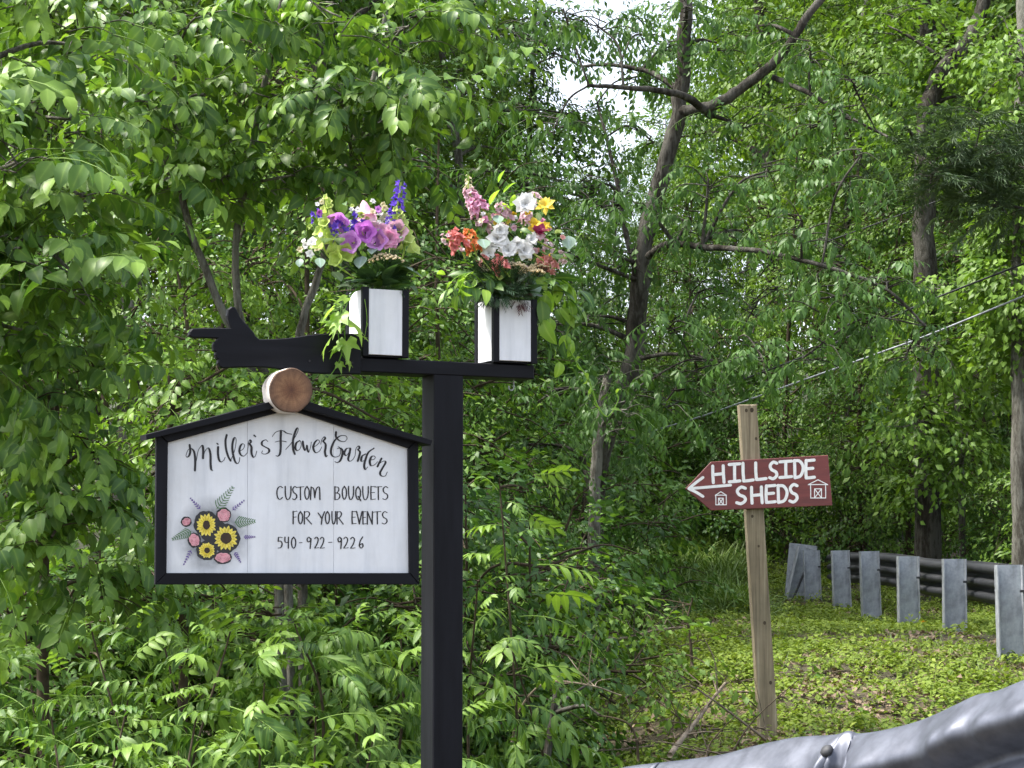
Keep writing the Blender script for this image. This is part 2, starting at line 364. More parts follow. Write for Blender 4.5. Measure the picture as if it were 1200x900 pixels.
# log slice between the arm and the ridge
def log_face():
    m, n, l, b = new_mat('log_end')
    tc = n.new('ShaderNodeTexCoord'); ln = nd(n, 'ShaderNodeVectorMath', operation='LENGTH'); mp = nd(n, 'ShaderNodeMapping'); mp.inputs['Scale'].default_value = (1, 0, 1)
    l.new(tc.outputs['Object'], mp.inputs[0]); l.new(mp.outputs[0], ln.inputs[0])
    r = ramp(n, [(0, (.085, .030, .013)), (.22, (.145, .060, .026)), (.55, (.23, .115, .054)), (.86, (.15, .074, .038)), (1, (.08, .044, .025))])
    sc = nd(n, 'ShaderNodeMath', operation='MULTIPLY'); sc.inputs[1].default_value = 1/.063; l.new(ln.outputs['Value'], sc.inputs[0])
    t = noise(n, l, 45, 5, .6); mr = nd(n, 'ShaderNodeMath', operation='MULTIPLY_ADD'); l.new(t.outputs['Fac'], mr.inputs[0]); mr.inputs[1].default_value = .3; l.new(sc.outputs[0], mr.inputs[2])
    sb = nd(n, 'ShaderNodeMath', operation='SUBTRACT'); l.new(mr.outputs[0], sb.inputs[0]); sb.inputs[1].default_value = .15; l.new(sb.outputs[0], r.inputs[0])
    wv = nd(n, 'ShaderNodeTexWave', wave_type='RINGS', rings_direction='SPHERICAL'); wv.inputs['Scale'].default_value = 55; wv.inputs['Distortion'].default_value = 1.5; l.new(mp.outputs[0], wv.inputs[0])
    mx0 = nd(n, 'ShaderNodeMix', data_type='RGBA', blend_type='MULTIPLY'); mx0.inputs[0].default_value = .10; l.new(r.outputs[0], mx0.inputs[6]); l.new(wv.outputs['Color'], mx0.inputs[7])
    sx = n.new('ShaderNodeSeparateXYZ'); l.new(tc.outputs['Object'], sx.inputs[0]); an = nd(n, 'ShaderNodeMath', operation='ARCTAN2'); l.new(sx.outputs[0], an.inputs[0]); l.new(sx.outputs[2], an.inputs[1])
    cx = n.new('ShaderNodeCombineXYZ'); l.new(an.outputs[0], cx.inputs[0]); ms_ = nd(n, 'ShaderNodeMath', operation='MULTIPLY'); ms_.inputs[1].default_value = .5; l.new(sc.outputs[0], ms_.inputs[0]); l.new(ms_.outputs[0], cx.inputs[1])
    tr_ = n.new('ShaderNodeTexNoise'); tr_.inputs['Scale'].default_value = 4.5; tr_.inputs['Detail'].default_value = 6; l.new(cx.outputs[0], tr_.inputs['Vector'])
    rr_ = ramp(n, [(.3, (.45, .42, .40)), (.5, (1, 1, 1)), (.7, (1.45, 1.5, 1.55))]); l.new(tr_.outputs['Fac'], rr_.inputs[0])
    mx = nd(n, 'ShaderNodeMix', data_type='RGBA', blend_type='MULTIPLY'); mx.inputs[0].default_value = .5; l.new(mx0.outputs[2], mx.inputs[6]); l.new(rr_.outputs[0], mx.inputs[7])
    l.new(mx.outputs[2], b.inputs['Base Color']); b.inputs['Roughness'].default_value = .7; bump(n, l, b, t.outputs['Fac'], .3, .004)
    return m
M['log_end'] = log_face()
M['birch'] = simple('birch', [(.30, (.10, .08, .07)), (.42, (.55, .50, .45)), (.7, (.74, .71, .67))], 26, .75, (.5, 1, .5), .5, .004)
lc = loc(S(341, 457.5, .135)); LR = .0625
lroot = empty('log_slice', (lc[0], 0, lc[1]), parent=ROOT)
th = np.linspace(0, 2*np.pi, 40, endpoint=False); wob = 1+.018*np.sin(2*th+.6)+.012*np.sin(5*th+1)+.008*np.sin(9*th)
V = []; ys = [-.072, -.085, -.1, -.118, -.133, -.136]
for k, y in enumerate(ys):
    rr = LR*wob*(1+.01*np.sin(7*th+k)) * (.955 if k == 5 else 1)
    V.append(np.column_stack([rr*np.cos(th), np.full(40, y), rr*np.sin(th)]))
i = np.arange(40); j = (i+1) % 40
Q = np.concatenate([np.column_stack([k*40+i, k*40+j, (k+1)*40+j, (k+1)*40+i])[:, ::-1] for k in range(4)])
link('bark', np_mesh('bark', np.concatenate(V[:5]), [Q[:, ::-1]], M['birch'], None, True), lroot)
Vf = np.concatenate([V[4], V[5], V[5]*[.5, 1, .5]+[0, .001, 0], [[0, -.1345, 0]]])
Qf = np.concatenate([np.column_stack([k*40+i, k*40+j, (k+1)*40+j, (k+1)*40+i]) for k in range(2)])
Tf = np.column_stack([80+i, 80+j, np.full(40, 120)])
link('cut_face', np_mesh('cut_face', Vf, [Tf, Qf], M['log_end'], None, False), lroot)
# hook under the beam
hk = loc(S(602, 452, 0)); mb = MB()
a = np.linspace(-math.pi*.05, -math.pi*1.15, 12)
P = [(hk[0], 0, BB_+.002), (hk[0], 0, BB_-.014)]+[(hk[0]+.009+.009*math.cos(math.pi-t*-1-math.pi*0), 0, BB_-.02) for t in ()]
arc = [(hk[0]-.008+.008*math.cos(t), 0, BB_-.022+.009*math.sin(t)) for t in a]
mb.tube(spline(P+arc, 4), .0022, 7); mb.build('hook', M['galv_post'], ROOT, True)

# lettering ------------------------------------------------------
def stroke(mb, P, wfun, place, lift, caps=False):
    """a painted stroke: P in picture space; wfun(direction) width; place(pts, lift)-> local"""
    C = spline(P, 7); d = np.gradient(C, axis=0); d /= np.linalg.norm(d, axis=1)[:, None]+1e-9
    w = np.array([wfun(t) for t in d])
    k = np.ones(5)/5; w = np.convolve(np.pad(w, 2, mode='edge'), k, mode='valid')
    nrm = np.column_stack([-d[:, 1], d[:, 0]])
    Lp, Rp = C+nrm*w[:, None]/2, C-nrm*w[:, None]/2
    m = len(C); lf = lift+np.linspace(0, .00012, m)
    V = np.concatenate([place(Lp, lf), place(Rp, lf)])
    i = np.arange(m-1); mb.add(V, (), np.column_stack([i, i+1, m+i+1, m+i]))
    for e, s in ((0, 1), (-1, -1)):
        th = np.linspace(0, 2*np.pi, 9)[:-1]; D = C[e]+.5*w[e]*np.column_stack([np.cos(th), np.sin(th)])
        mb.add(place(np.vstack([C[e], D]), np.full(9, lift+.00018+.00004*s)), [[0, a+1, (a+1) % 8+1] for a in range(8)])
def place_board(pts, lf):
    q = np.array([loc(S(x, y, PF)) for x, y in pts]); return np.column_stack([q[:, 0], -PF-lf, q[:, 1]])

script = {1: [  # traced in an enlarged square of the picture: (200,490), 8.571 per pixel
    ('M', [[(190, 270), (196, 330), (185, 375), (162, 392), (154, 370), (175, 320), (205, 305), (235, 340), (246, 430), (243, 525)], [(256, 430), (275, 330), (300, 288), (320, 275), (326, 330), (324, 402)], [(326, 390), (345, 330), (378, 300), (398, 360), (400, 450), (406, 512), (420, 524)]]),
    ('i', [[(475, 290), (475, 360), (486, 420), (505, 440), (530, 425), (546, 395)], [(464, 254), (474, 262)]]),
    ('l', [[(562, 170), (550, 230), (558, 320), (580, 390), (602, 428)]]),
    ('l', [[(602, 425), (640, 330), (657, 230), (648, 195), (632, 210), (619, 270), (622, 340), (642, 425), (666, 456), (686, 440), (693, 395)]]),
    ('e', [[(690, 332), (725, 312), (742, 275), (722, 257), (700, 280), (689, 330), (705, 370), (735, 381), (768, 350)]]),
    ('r', [[(768, 350), (776, 290), (780, 245), (795, 218), (806, 240), (788, 256)], [(790, 256), (810, 290), (811, 350), (829, 392), (850, 377), (864, 330)]]),
    ('apostrophe', [[(836, 172), (850, 184)]]),
    ('s', [[(976, 236), (955, 218), (920, 235), (917, 268), (950, 290), (986, 312), (985, 342), (950, 361), (915, 352), (922, 328)]]),
    ('F', [[(1020, 185), (1050, 145), (1090, 128), (1130, 128), (1164, 150), (1214, 162)], [(1107, 128), (1104, 200), (1104, 300), (1096, 360), (1075, 382), (1056, 376)], [(1050, 240), (1080, 232), (1120, 230), (1160, 238)]])],
  2: [  # (330,490)
    ('l', [[(40, 315), (100, 245), (150, 160), (166, 112), (155, 100), (135, 140), (114, 220), (115, 310), (131, 360)]]),
    ('o', [[(180, 226), (148, 248), (136, 296), (152, 325), (180, 312), (196, 268), (188, 234), (176, 226)]]),
    ('w', [[(212, 236), (220, 290), (236, 325), (251, 272), (256, 305), (271, 342), (290, 290), (298, 240)]]),
    ('e', [[(320, 292), (360, 265), (381, 235), (360, 219), (330, 250), (317, 300), (340, 346), (380, 330), (402, 290)]]),
    ('r', [[(393, 262), (402, 220), (425, 188), (436, 206), (414, 232)], [(416, 232), (440, 262), (440, 300), (434, 340), (445, 386), (461, 374)]]),
    ('G', [[(545, 140), (546, 190), (580, 225), (630, 236), (656, 205), (640, 178), (590, 178), (540, 215), (509, 270), (494, 330), (505, 375), (540, 391), (580, 375), (592, 330), (580, 295), (566, 287)], [(556, 308), (590, 300), (611, 330), (606, 380), (585, 430), (555, 446), (534, 436)]]),
    ('a', [[(682, 300), (650, 308), (629, 350), (645, 376), (672, 350), (690, 300), (680, 360), (668, 412), (685, 433), (715, 415), (738, 375)]]),
    ('r', [[(738, 372), (745, 310), (770, 280), (781, 300), (764, 316)], [(766, 316), (786, 342), (776, 390), (764, 430)]]),
    ('d', [[(842, 360), (808, 382), (798, 430), (828, 428)], [(926, 303), (870, 345), (840, 420), (828, 480), (841, 516), (862, 490)]]),
    ('e', [[(885, 422), (930, 412), (937, 386), (905, 384), (884, 430), (895, 476), (930, 470), (962, 438)]]),
    ('n', [[(1003, 405), (985, 440), (962, 486)], [(968, 472), (1000, 442), (1034, 431), (1042, 450), (1012, 503), (988, 550), (1002, 580), (1040, 580), (1061, 540)]])]}
cal = lambda t: .75+1.9*max(0, t[1])**1.6
nst = 0
for key, ox in ((1, 200), (2, 330)):
    for ch, sts in script[key]:
        mb = MB()
        for s_ in sts:
            nst += 1
            stroke(mb, [(ox+x/8.571, 490+y/8.571) for x, y in s_], cal, place_board, .0006+(nst % 6)*.00015)
        mb.build('letter', M['ink'], board)
# hand-printed capitals: strokes in a unit box (x right, y down)
G = {'C': [[(.95, .1), (.6, 0), (.2, .15), (.05, .5), (.2, .88), (.55, 1), (.95, .85)]],
     'U': [[(.05, 0), (.08, .6), (.3, .98), (.65, .95), (.9, .6), (.93, 0)]],
     'S': [[(.92, .08), (.5, 0), (.12, .2), (.3, .45), (.8, .6), (.9, .82), (.5, 1), (.05, .93)]],
     'T': [[(0, .05), (.5, .02), (1, 0)], [(.5, .03), (.5, .5), (.52, 1)]],
     'O': [[(.5, 0), (.12, .25), (.1, .7), (.45, 1), (.85, .78), (.9, .3), (.5, 0)]],
     'M': [[(.04, 1), (.06, .5), (.1, .04)], [(.1, .04), (.35, .2), (.45, .85)], [(.45, .85), (.6, .2), (.85, .03), (.93, .3), (.95, 1)]],
     'B': [[(.05, 0), (.05, .5), (.05, 1)], [(.05, .02), (.6, .05), (.75, .25), (.45, .46), (.1, .48)], [(.1, .48), (.75, .55), (.92, .78), (.6, .97), (.05, 1)]],
     'Q': [[(.5, 0), (.12, .25), (.1, .7), (.45, 1), (.85, .78), (.9, .3), (.5, 0)], [(.5, .75), (.8, .95), (1, 1.08)]],
     'E': [[(.08, 0), (.05, .5), (.08, 1)], [(.08, .02), (.5, .01), (.95, 0)], [(.08, .48), (.45, .47), (.8, .46)], [(.08, 1), (.5, .99), (.98, .97)]],
     'F': [[(.1, 0), (.1, .5), (.1, 1)], [(.1, .03), (.5, .0), (.95, -.02)], [(.1, .48), (.45, .46), (.75, .45)]],
     'R': [[(.1, 0), (.08, .5), (.08, 1)], [(.08, .05), (.55, .0), (.75, .2), (.5, .45), (.1, .52)], [(.3, .5), (.65, .75), (1, 1)]],
     'Y': [[(0, .1), (.3, .3), (.5, .5)], [(1, 0), (.65, .5), (.5, 1)]],
     'V': [[(0, 0), (.3, .55), (.5, 1)], [(.5, 1), (.75, .5), (1, 0)]],
     'N': [[(.05, 1), (.06, .5), (.08, 0)], [(.08, 0), (.5, .5), (.9, 1)], [(.9, 1), (.92, .5), (.95, 0)]],
     'H': [[(.05, 0), (.06, .5), (.1, 1)], [(.1, .52), (.5, .5), (.92, .48)], [(.9, 0), (.92, .5), (.97, 1)]],
     'I': [[(0, .02), (.5, .01), (1, 0)], [(.5, .01), (.5, .5), (.52, .99)], [(0, 1), (.5, .99), (1, .97)]],
     'L': [[(.05, 0), (.06, .5), (.12, .98)], [(.12, .98), (.5, .97), (1, .94)]],
     'D': [[(.05, 0), (.08, .5), (.1, 1)], [(.05, .01), (.6, .06), (.95, .42), (.7, .88), (.1, 1)]],
     '5': [[(.9, .05), (.5, .03), (.15, .05)], [(.15, .05), (.1, .4)], [(.1, .4), (.6, .38), (.85, .65), (.6, .95), (.05, 1)]],
     '4': [[(.1, .02), (.12, .4), (.5, .5), (.85, .45)], [(.9, .02), (.88, .5), (.86, 1.0)]],
     '0': [[(.5, 0), (.12, .25), (.1, .7), (.45, 1), (.85, .78), (.9, .3), (.5, 0)]],
     '9': [[(.85, .25), (.5, .02), (.15, .2), (.35, .45), (.8, .3), (.85, .2)], [(.85, .15), (.8, .6), (.7, 1.03)]],
     '2': [[(.05, .15), (.45, .0), (.85, .2), (.6, .6), (.05, .98)], [(.05, .98), (.5, .98), (1, .95)]],
     '6': [[(.75, 0), (.3, .35), (.1, .75), (.4, 1), (.8, .85), (.7, .6), (.2, .72)]],
     '-': [[(0, .5), (.5, .49), (1, .48)]]}
cap_w = lambda t: .72+.85*max(0, abs(t[1]))**1.3
def text_line(items, y0, y1, ox, oy, sc, slope=0):
    global nst
    for k, (ch, xa, xb) in enumerate(items):
        mb = MB(); jy = ((k*37) % 7-3)*.5
        for s_ in G[ch]:
            nst += 1
            stroke(mb, [(ox+(xa+(xb-xa)*x)/sc, oy+(y0+jy+(y1-y0)*y)/sc) for x, y in s_], cap_w, place_board, .0006+(nst % 6)*.00015)
        mb.build('letter', M['ink'], board)
text_line([('C', 105, 160), ('U', 178, 235), ('S', 242, 286), ('T', 285, 345), ('O', 350, 395), ('M', 400, 490), ('B', 615, 665), ('O', 680, 722), ('U', 735, 785), ('Q', 798, 845), ('U', 860, 915), ('E', 932, 975), ('T', 968, 1030), ('S', 1036, 1086)], 76, 190, 310, 560, 7.5)
text_line([('F', 247, 287), ('O', 294, 336), ('R', 344, 412), ('Y', 470, 526), ('O', 532, 572), ('U', 590, 626), ('R', 632, 690), ('E', 766, 806), ('V', 808, 856), ('E', 862, 894), ('N', 900, 950), ('T', 958, 1022), ('S', 1030, 1080)], 296, 405, 310, 560, 7.5)
text_line([('5', 115, 160), ('4', 174, 214), ('0', 234, 276), ('-', 304, 330), ('9', 366, 414), ('2', 438, 476), ('2', 488, 526), ('-', 560, 594), ('9', 638, 682), ('2', 694, 736), ('2', 754, 796), ('6', 828, 872)], 520, 618, 310, 560, 7.5)

# painted bouquet emblem, flat paint in thin layers: traced at (195,560), 8.183 per pixel
for nm, c in (('p_yellow', (.72, .55, .035)), ('p_brown', (.045, .025, .012)), ('p_pink', (.70, .34, .38)), ('p_green', (.05, .17, .035)), ('p_violet', (.12, .05, .30)), ('p_dark', (.030, .030, .032)), ('p_sun', (.84, .70, .13)), ('p_rose', (.50, .14, .20))):
    M[nm] = flat(nm, c, .7, .4)
e2p = lambda x, y: (195+x/8.183, 560+y/8.183)
def blob(mb, cx, cy, rx, ry, lift, rot=0, wob=0, n=24, seed=0):
    n *= 2; th = np.linspace(0, 2*np.pi, n, endpoint=False); r = 1+wob*(.6*np.sin(5*th+seed)+.5*np.sin(9*th+2*seed)+.35*np.sin(17*th+seed))
    X, Y = rx*r*np.cos(th), ry*r*np.sin(th); P = np.column_stack([cx+X*math.cos(rot)-Y*math.sin(rot), cy+X*math.sin(rot)+Y*math.cos(rot)])
    P = np.vstack([[cx, cy], P]); V = place_board([e2p(*p) for p in P], np.full(n+1, lift)); mb.add(V, [[0, k+1, (k+1) % n+1] for k in range(n)])
emb = empty('painted_bouquet', parent=board)
mb = MB()
for k, (x, y, rx, ry) in enumerate([(380, 440, 118, 125), (565, 580, 140, 140), (385, 695, 100, 95), (548, 355, 72, 72), (540, 765, 88, 62), (268, 598, 64, 72), (190, 420, 52, 50), (460, 520, 130, 120)]): blob(mb, x, y, rx, ry, .0005+k*.00002, 0, .04, 28, k)
mb.build('dark_wash', M['p_dark'], emb)
def petal(mb, cx, cy, a, r0, r1, w, lift):
    ca, sa = math.cos(a), math.sin(a); pts = [(r0, -w*.5), ((r0+r1)*.5, -w*.75), (r1*.86, -w*.42), (r1, 0), (r1*.86, w*.42), ((r0+r1)*.5, w*.75), (r0, w*.5)]
    V = place_board([e2p(cx+p*ca-q*sa, cy+p*sa+q*ca) for p, q in pts], np.full(7, lift)); mb.add(V, [[0, k, k+1] for k in range(1, 6)])
for (cx, cy, rx, ry, cr) in ((382, 452, 100, 118, 34), (570, 578, 122, 125, 54), (388, 695, 84, 78, 28)):
    sf = empty('painted_sunflower', parent=None); bpy.data.objects.remove(sf)
    mb = MB(); mb2 = MB()
    for k in range(17):
        a = k*2*math.pi/17+.13; rr = (rx*ry/math.hypot(ry*math.cos(a), rx*math.sin(a)))*(1 if k % 2 else .9)
        petal(mb, cx, cy, a, cr*.7, rr, 26, .0010+k*.000025); petal(mb2, cx, cy, a+.04, cr*1.1, rr*.86, 9, .00155+k*.00001)
    mb.build('sunflower_petals', M['p_sun'], emb); mb2.build('petal_shading', M['p_yellow'], emb)
    mb = MB(); blob(mb, cx, cy, cr, cr*(1.3 if rx < ry-5 else 1), .0020, 0, .05); mb.build('sunflower_disc', M['p_brown'], emb)
for (cx, cy, rx, ry, ro_) in ((550, 358, 60, 58, 0), (190, 420, 42, 34, -.5), (266, 596, 48, 60, -.4), (540, 765, 74, 46, 0)):
    mb = MB(); blob(mb, cx, cy, rx, ry, .0015, ro_, .07, 28, cx); pb = mb.build('pink_bloom', M['p_pink'], emb); mb = MB()
    for a_ in range(7):                    # curled petal strokes
        r0 = .3+.09*a_; stroke(mb, [e2p(cx+rx*r0*math.cos(a_*2.1+t), cy+ry*r0*math.sin(a_*2.1+t)) for t in (0, .6, 1.2)], lambda t: .45, place_board, .0018+a_*.00012)
    mb.build('petal_stroke', M['p_rose'], emb)
def frond(x0, y0, x1, y1, n, ln, mat, nm):
    mb = MB(); d = np.array([x1-x0, y1-y0], float); L = np.linalg.norm(d); d /= L; nrm = np.array([-d[1], d[0]]); lf = [0]
    def st(P, w): lf[0] += 1; stroke(mb, [e2p(*p) for p in P], lambda t: w, place_board, .0009+(lf[0] % 5)*.00012)
    st([(x0, y0), ((x0+x1)/2, (y0+y1)/2), (x1, y1)], .35)
    for k in range(n):
        t = (k+.5)/n; p = np.array([x0, y0])+d*L*t; q = ln*(1-.8*t)
        for s in (-1, 1): st([p, p+d*q*.35+nrm*s*q*.6, p+d*q*.8+nrm*s*q*.95], .85)
    mb.build(nm, mat, emb)
frond(480, 300, 640, 85, 9, 62, M['p_green'], 'painted_fern'); frond(650, 425, 850, 415, 9, 60, M['p_green'], 'painted_fern'); frond(240, 510, 55, 590, 9, 52, M['p_green'], 'painted_fern')
for q in ((325, 300, 225, 190), (630, 310, 750, 212), (740, 568, 852, 565), (235, 690, 162, 838), (655, 710, 712, 812)): frond(*q, 6, 20, M['p_violet'], 'painted_lavender')

# ------------------------------------------------------------------ flower boxes on the beam
def planter(x_px0, x_pxc, x_px1, ytop, label):
    """white panels in a black frame; corner edge at x_pxc"""
    off = .060
    xa = S(x_pxc, ytop, off)[0]; xb = S(x_px1, ytop, off)[0]; w = xb-xa; zt = S((x_pxc+x_px1)/2, ytop, off)[1]
    z0 = BT+Z0+.002
    o = prop(empty('flower_box', tuple(PO+UX*(xa+w/2)+np.array([0, 0, z0])), (0, 0, TH)), label, 'flower box', 'black and white flower boxes on the beam')
    h = zt-z0; e = w/2; st = .0185
    for sx in (-1, 1):
        for sy in (-1, 1):
            mb = MB(); x0, y0 = (e-st if sx > 0 else -e), (e-st if sy > 0 else -e)
            mb.box((x0, y0, 0), (x0+st, y0+st, h), .0015); mb.build('corner_strip', M['black_paint'], o)
    for k in range(4):
        mb = MB(); mb.box((-e+st+.0006, -e+.004, .006), (e-st-.0006, -e+.012, h-.004), .001)
        p = mb.build('panel', M['white_panel'], o); p.rotation_euler = (0, 0, k*math.pi/2)
    mb = MB(); mb.box((-e+.0125, -e+.0125, .001), (e-.0125, e-.0125, .012)); mb.build('base', M['black_paint'], o)
    mb = MB(); mb.box((-e+.014, -e+.014, h-.03), (e-.014, e-.014, h-.024)); mb.build('soil_fill', M['ink'], o)
    return o, h, e
boxL, hL, eL = planter(410, 424, 478, 338, 'left flower box, white panels in black frame, under the purple bouquet')
boxR, hR, eR = planter(558, 577, 628, 350, 'right flower box, white panels in black frame, under the coral bouquet')

# ------------------------------------------------------------------ red arrow sign on the leaning post
HY = 9.6
hb = at(902, 866, HY); gh = float(ground_z(hb[0], hb[1]))
HR = prop(empty('arrow_signpost', (hb[0], hb[1], hb[2]-.02)), 'red arrow shaped sign with white lettering on a leaning grey wooden post', 'signpost')
def H(px, py, off=0.0): p = at(px, py, HY-off); return (p[0]-hb[0], p[2]-hb[2]+.02)
def post_wood():
    m, n, l, b = new_mat('weathered_pine')
    t = noise(n, l, 55, 6, .6, stretch=(1, 1, .035)); r = ramp(n, [(.30, (.095, .075, .048)), (.5, (.215, .178, .118)), (.70, (.33, .29, .205))]); l.new(t.outputs['Fac'], r.inputs[0])
    t2 = noise(n, l, 2.4, 5, .6); r2 = ramp(n, [(.35, (.66, .66, .62)), (.6, (1.05, 1.02, .98))]); l.new(t2.outputs['Fac'], r2.inputs[0])
    mx = nd(n, 'ShaderNodeMix', data_type='RGBA', blend_type='MULTIPLY'); mx.inputs[0].default_value = 1; l.new(r.outputs[0], mx.inputs[6]); l.new(r2.outputs[0], mx.inputs[7])
    l.new(mx.outputs[2], b.inputs['Base Color']); b.inputs['Roughness'].default_value = .85; bump(n, l, b, t.outputs['Fac'], .6, .004); return m
M['pine_post'] = post_wood()
mb = MB(); mb.prism([H(891, 872), H(912.5, 868), H(887, 474), H(866, 474)], -.001, .087, .004); hpost = mb.build('post', M['pine_post'], HR)
for (x, y, r_) in ((874.5, 481, .007), (881, 480.5, .009), (886, 514, .006), (881.5, 605, .006), (889, 640, .005), (896, 730, .007), (903, 800, .007)):
    c = H(x, y); th = np.linspace(0, 6.283, 11)[:-1]; mb = MB(); mb.prism([(c[0]+r_*math.cos(t), c[1]+r_*1.3*math.sin(t)) for t in th], -.0022, .004); mb.build('knot', M['twig'], hpost)
def red_paint():
    m, n, l, b = new_mat('red_paint')
    t = noise(n, l, 26, 6, .65, stretch=(.12, 1, 1)); r = ramp(n, [(.22, (.075, .022, .022)), (.5, (.155, .032, .030)), (.72, (.19, .045, .040)), (.80, (.26, .16, .14))]); l.new(t.outputs['Fac'], r.inputs[0])
    t2 = noise(n, l, 70, 3, .7, stretch=(.4, 1, 1)); r2 = ramp(n, [(.70, (0, 0, 0)), (.76, (.6, .6, .6))]); l.new(t2.outputs['Fac'], r2.inputs[0])
    mx = nd(n, 'ShaderNodeMix', data_type='RGBA'); l.new(r2.outputs[0], mx.inputs[0]); l.new(r.outputs[0], mx.inputs[6]); mx.inputs[7].default_value = (.32, .25, .22, 1)
    l.new(mx.outputs[2], b.inputs['Base Color']); b.inputs['Roughness'].default_value = .55; bump(n, l, b, t.outputs['Fac'], .25, .003); return m
M['red_paint'] = red_paint()
h2p = lambda x, y: (780+x/4.5, 440+y/4.5)
RO = .026
mb = MB(); mb.prism([H(*h2p(x, y), RO) for x, y in ((105, 597), (240, 455), (857, 420), (880, 685), (240, 712))], -RO, -.003, .002); rb = mb.build('arrow_board', M['red_paint'], HR)
def place_red(pts, lf):
    q = np.array([H(x, y, RO) for x, y in pts]); return np.column_stack([q[:, 0], -RO-lf, q[:, 1]])
def red_letter(name, sts, w, xa, xb, y0, y1, slope):
    global nst
    mb = MB()
    for s_ in sts:
        nst += 1
        stroke(mb, [h2p(xa+(xb-xa)*x, y0+(y1-y0)*y+slope*(xb-xa)*x) for x, y in s_], lambda t: w, place_red, .0006+(nst % 6)*.0002)
    mb.build(name, M['white_paint'], rb)
for ch, xa, xb, y0, y1 in (('H', 245, 310, 478, 566), ('I', 335, 392, 468, 561), ('L', 405, 462, 463, 559), ('L', 472, 530, 461, 551), ('S', 546, 590, 458, 545), ('I', 602, 665, 454, 538), ('D', 677, 728, 448, 540), ('E', 737, 786, 448, 541),
                           ('S', 372, 425, 590, 677), ('H', 450, 511, 590, 674), ('E', 527, 580, 582, 670), ('D', 590, 643, 580, 670), ('S', 652, 697, 576, 668)):
    red_letter('letter', G[ch], 3.6, xa, xb, y0, y1, -.04)
red_letter('painted_arrow', [[(122, 597), (230, 588), (343, 578)], [(197, 538), (160, 565), (122, 597)], [(122, 597), (160, 615), (197, 638)]], 3.3, 0, 1, 0, 1, 0)
def shed(x0, y0, x1, y1, eave, pk):      # little barn with crossed door
    w = x1-x0; dx0, dx1, dy = x0+.27*w, x1-.27*w, y0+(y1-y0)*.33
    return [[(x0, y0), (x0+1, (y0+y1)/2), (x0+1, y1)], [(x1, y0), (x1+1, (y0+y1)/2), (x1+1, y1)], [(x0, y1), ((x0+x1)/2, y1), (x1, y1)], [(x0-eave, y0+2), ((x0+x1)/2, pk)], [((x0+x1)/2, pk), (x1+eave, y0+2)], [(x0-eave, y0+2), ((x0+x1)/2, y0+1), (x1+eave, y0+2)],
            [(dx0, dy), (dx0, y1)], [(dx1, dy), (dx1, y1)], [(dx0, dy), (dx1, dy)], [(dx0, dy), (dx1, y1)], [(dx1, dy), (dx0, y1)]]
red_letter('painted_shed', shed(764, 574, 843, 646, 12, 550), 1.05, 0, 1, 0, 1, 0)
red_letter('painted_shed', shed(264, 630, 319, 682, 2, 613), 1.05, 0, 1, 0, 1, 0)

# ------------------------------------------------------------------ far guardrail (posts in front, three-ribbed rail behind)
FR = prop(empty('guardrail', tuple(at(1021, 718, 16.7))), 'grey metal guardrail on steel posts running along the far grassy bank', 'guardrail')
fo = np.array(FR.location)
fposts = [(1185, 662, 763, 12.0), (1119, 655, 742, 13.8), (1065, 652, 733, 14.9), (1021, 646, 718, 16.7), (987, 645, 712, 17.9), (953, 645, 707, 19.1), (1265, 672, 790, 10.6)]
def ibeam(h):                            # web across x, flanges along y
    mb = MB(); d, f, t = .075, .05, .007
    prof = [(-d, -f), (-d+t, -f), (-d+t, -.004), (d-t, -.004), (d-t, -f), (d, -f), (d, f), (d-t, f), (d-t, .004), (-d+t, .004), (-d+t, f), (-d, f)]
    n = len(prof); V = np.array([(x, y, -.2) for x, y in prof]+[(x, y, h) for x, y in prof]); i = np.arange(n); j = (i+1) % n
    mb.add(V, [[n+a, n+b, n+c] for a, b, c in ((0, 1, 11), (1, 10, 11), (2, 3, 9), (3, 8, 9), (2, 9, 10), (1, 2, 10), (4, 5, 6), (4, 6, 7), (3, 4, 8), (4, 7, 8))], np.column_stack([i, j, n+j, n+i]))
    return mb
for (px, yt, yb, Y) in fposts:
    p = at(px, yb, Y); top = at(px, yt, Y)
    o = ibeam(top[2]-p[2]).build('post', M['galv_post'], FR); o.location = p-fo; o.rotation_euler = (0, R(random.uniform(-1.5, 1.5)), R(random.uniform(-4, 4)))
    mb = MB(); mb.box((.05, -.062, top[2]-p[2]-.16), (.074, -.050, top[2]-p[2]-.145)); b_ = mb.build('bolt', M['galv_dark'], o)
def rail_sweep(path, ups, prof, seg=1):
    """path (n,3) top edge; prof (m,2) of (out, down); out direction horizontal, left of travel"""
    P = np.asarray(path, float); T = np.gradient(P, axis=0); T[:, 2] = 0; T /= np.linalg.norm(T, axis=1)[:, None]
    O = np.column_stack([-T[:, 1], T[:, 0], np.zeros(len(P))])
    m = len(prof); V = (P[:, None, :]+O[:, None, :]*prof[None, :, 0:1]+np.array([0, 0, -1.0])[None, None]*prof[None, :, 1:2]).reshape(-1, 3)
    i = (np.arange(len(P)-1)[:, None]*m+np.arange(m-1)).ravel(); return V, np.column_stack([i, i+1, i+m+1, i+m])
tops = [at(px, yt+1, Y) for (px, yt, yb, Y) in sorted(fposts, key=lambda q: q[3])]
tops = [t+np.array([.10, 0, .0]) for t in tops]
pth = spline(tops, 8)
s = np.linspace(0, 1, 25); prof = np.column_stack([-.03-.026*np.clip(1.6*np.cos(s*3*2*np.pi), -1, 1), .01+s*.27])
V, Q = rail_sweep(pth, None, prof)
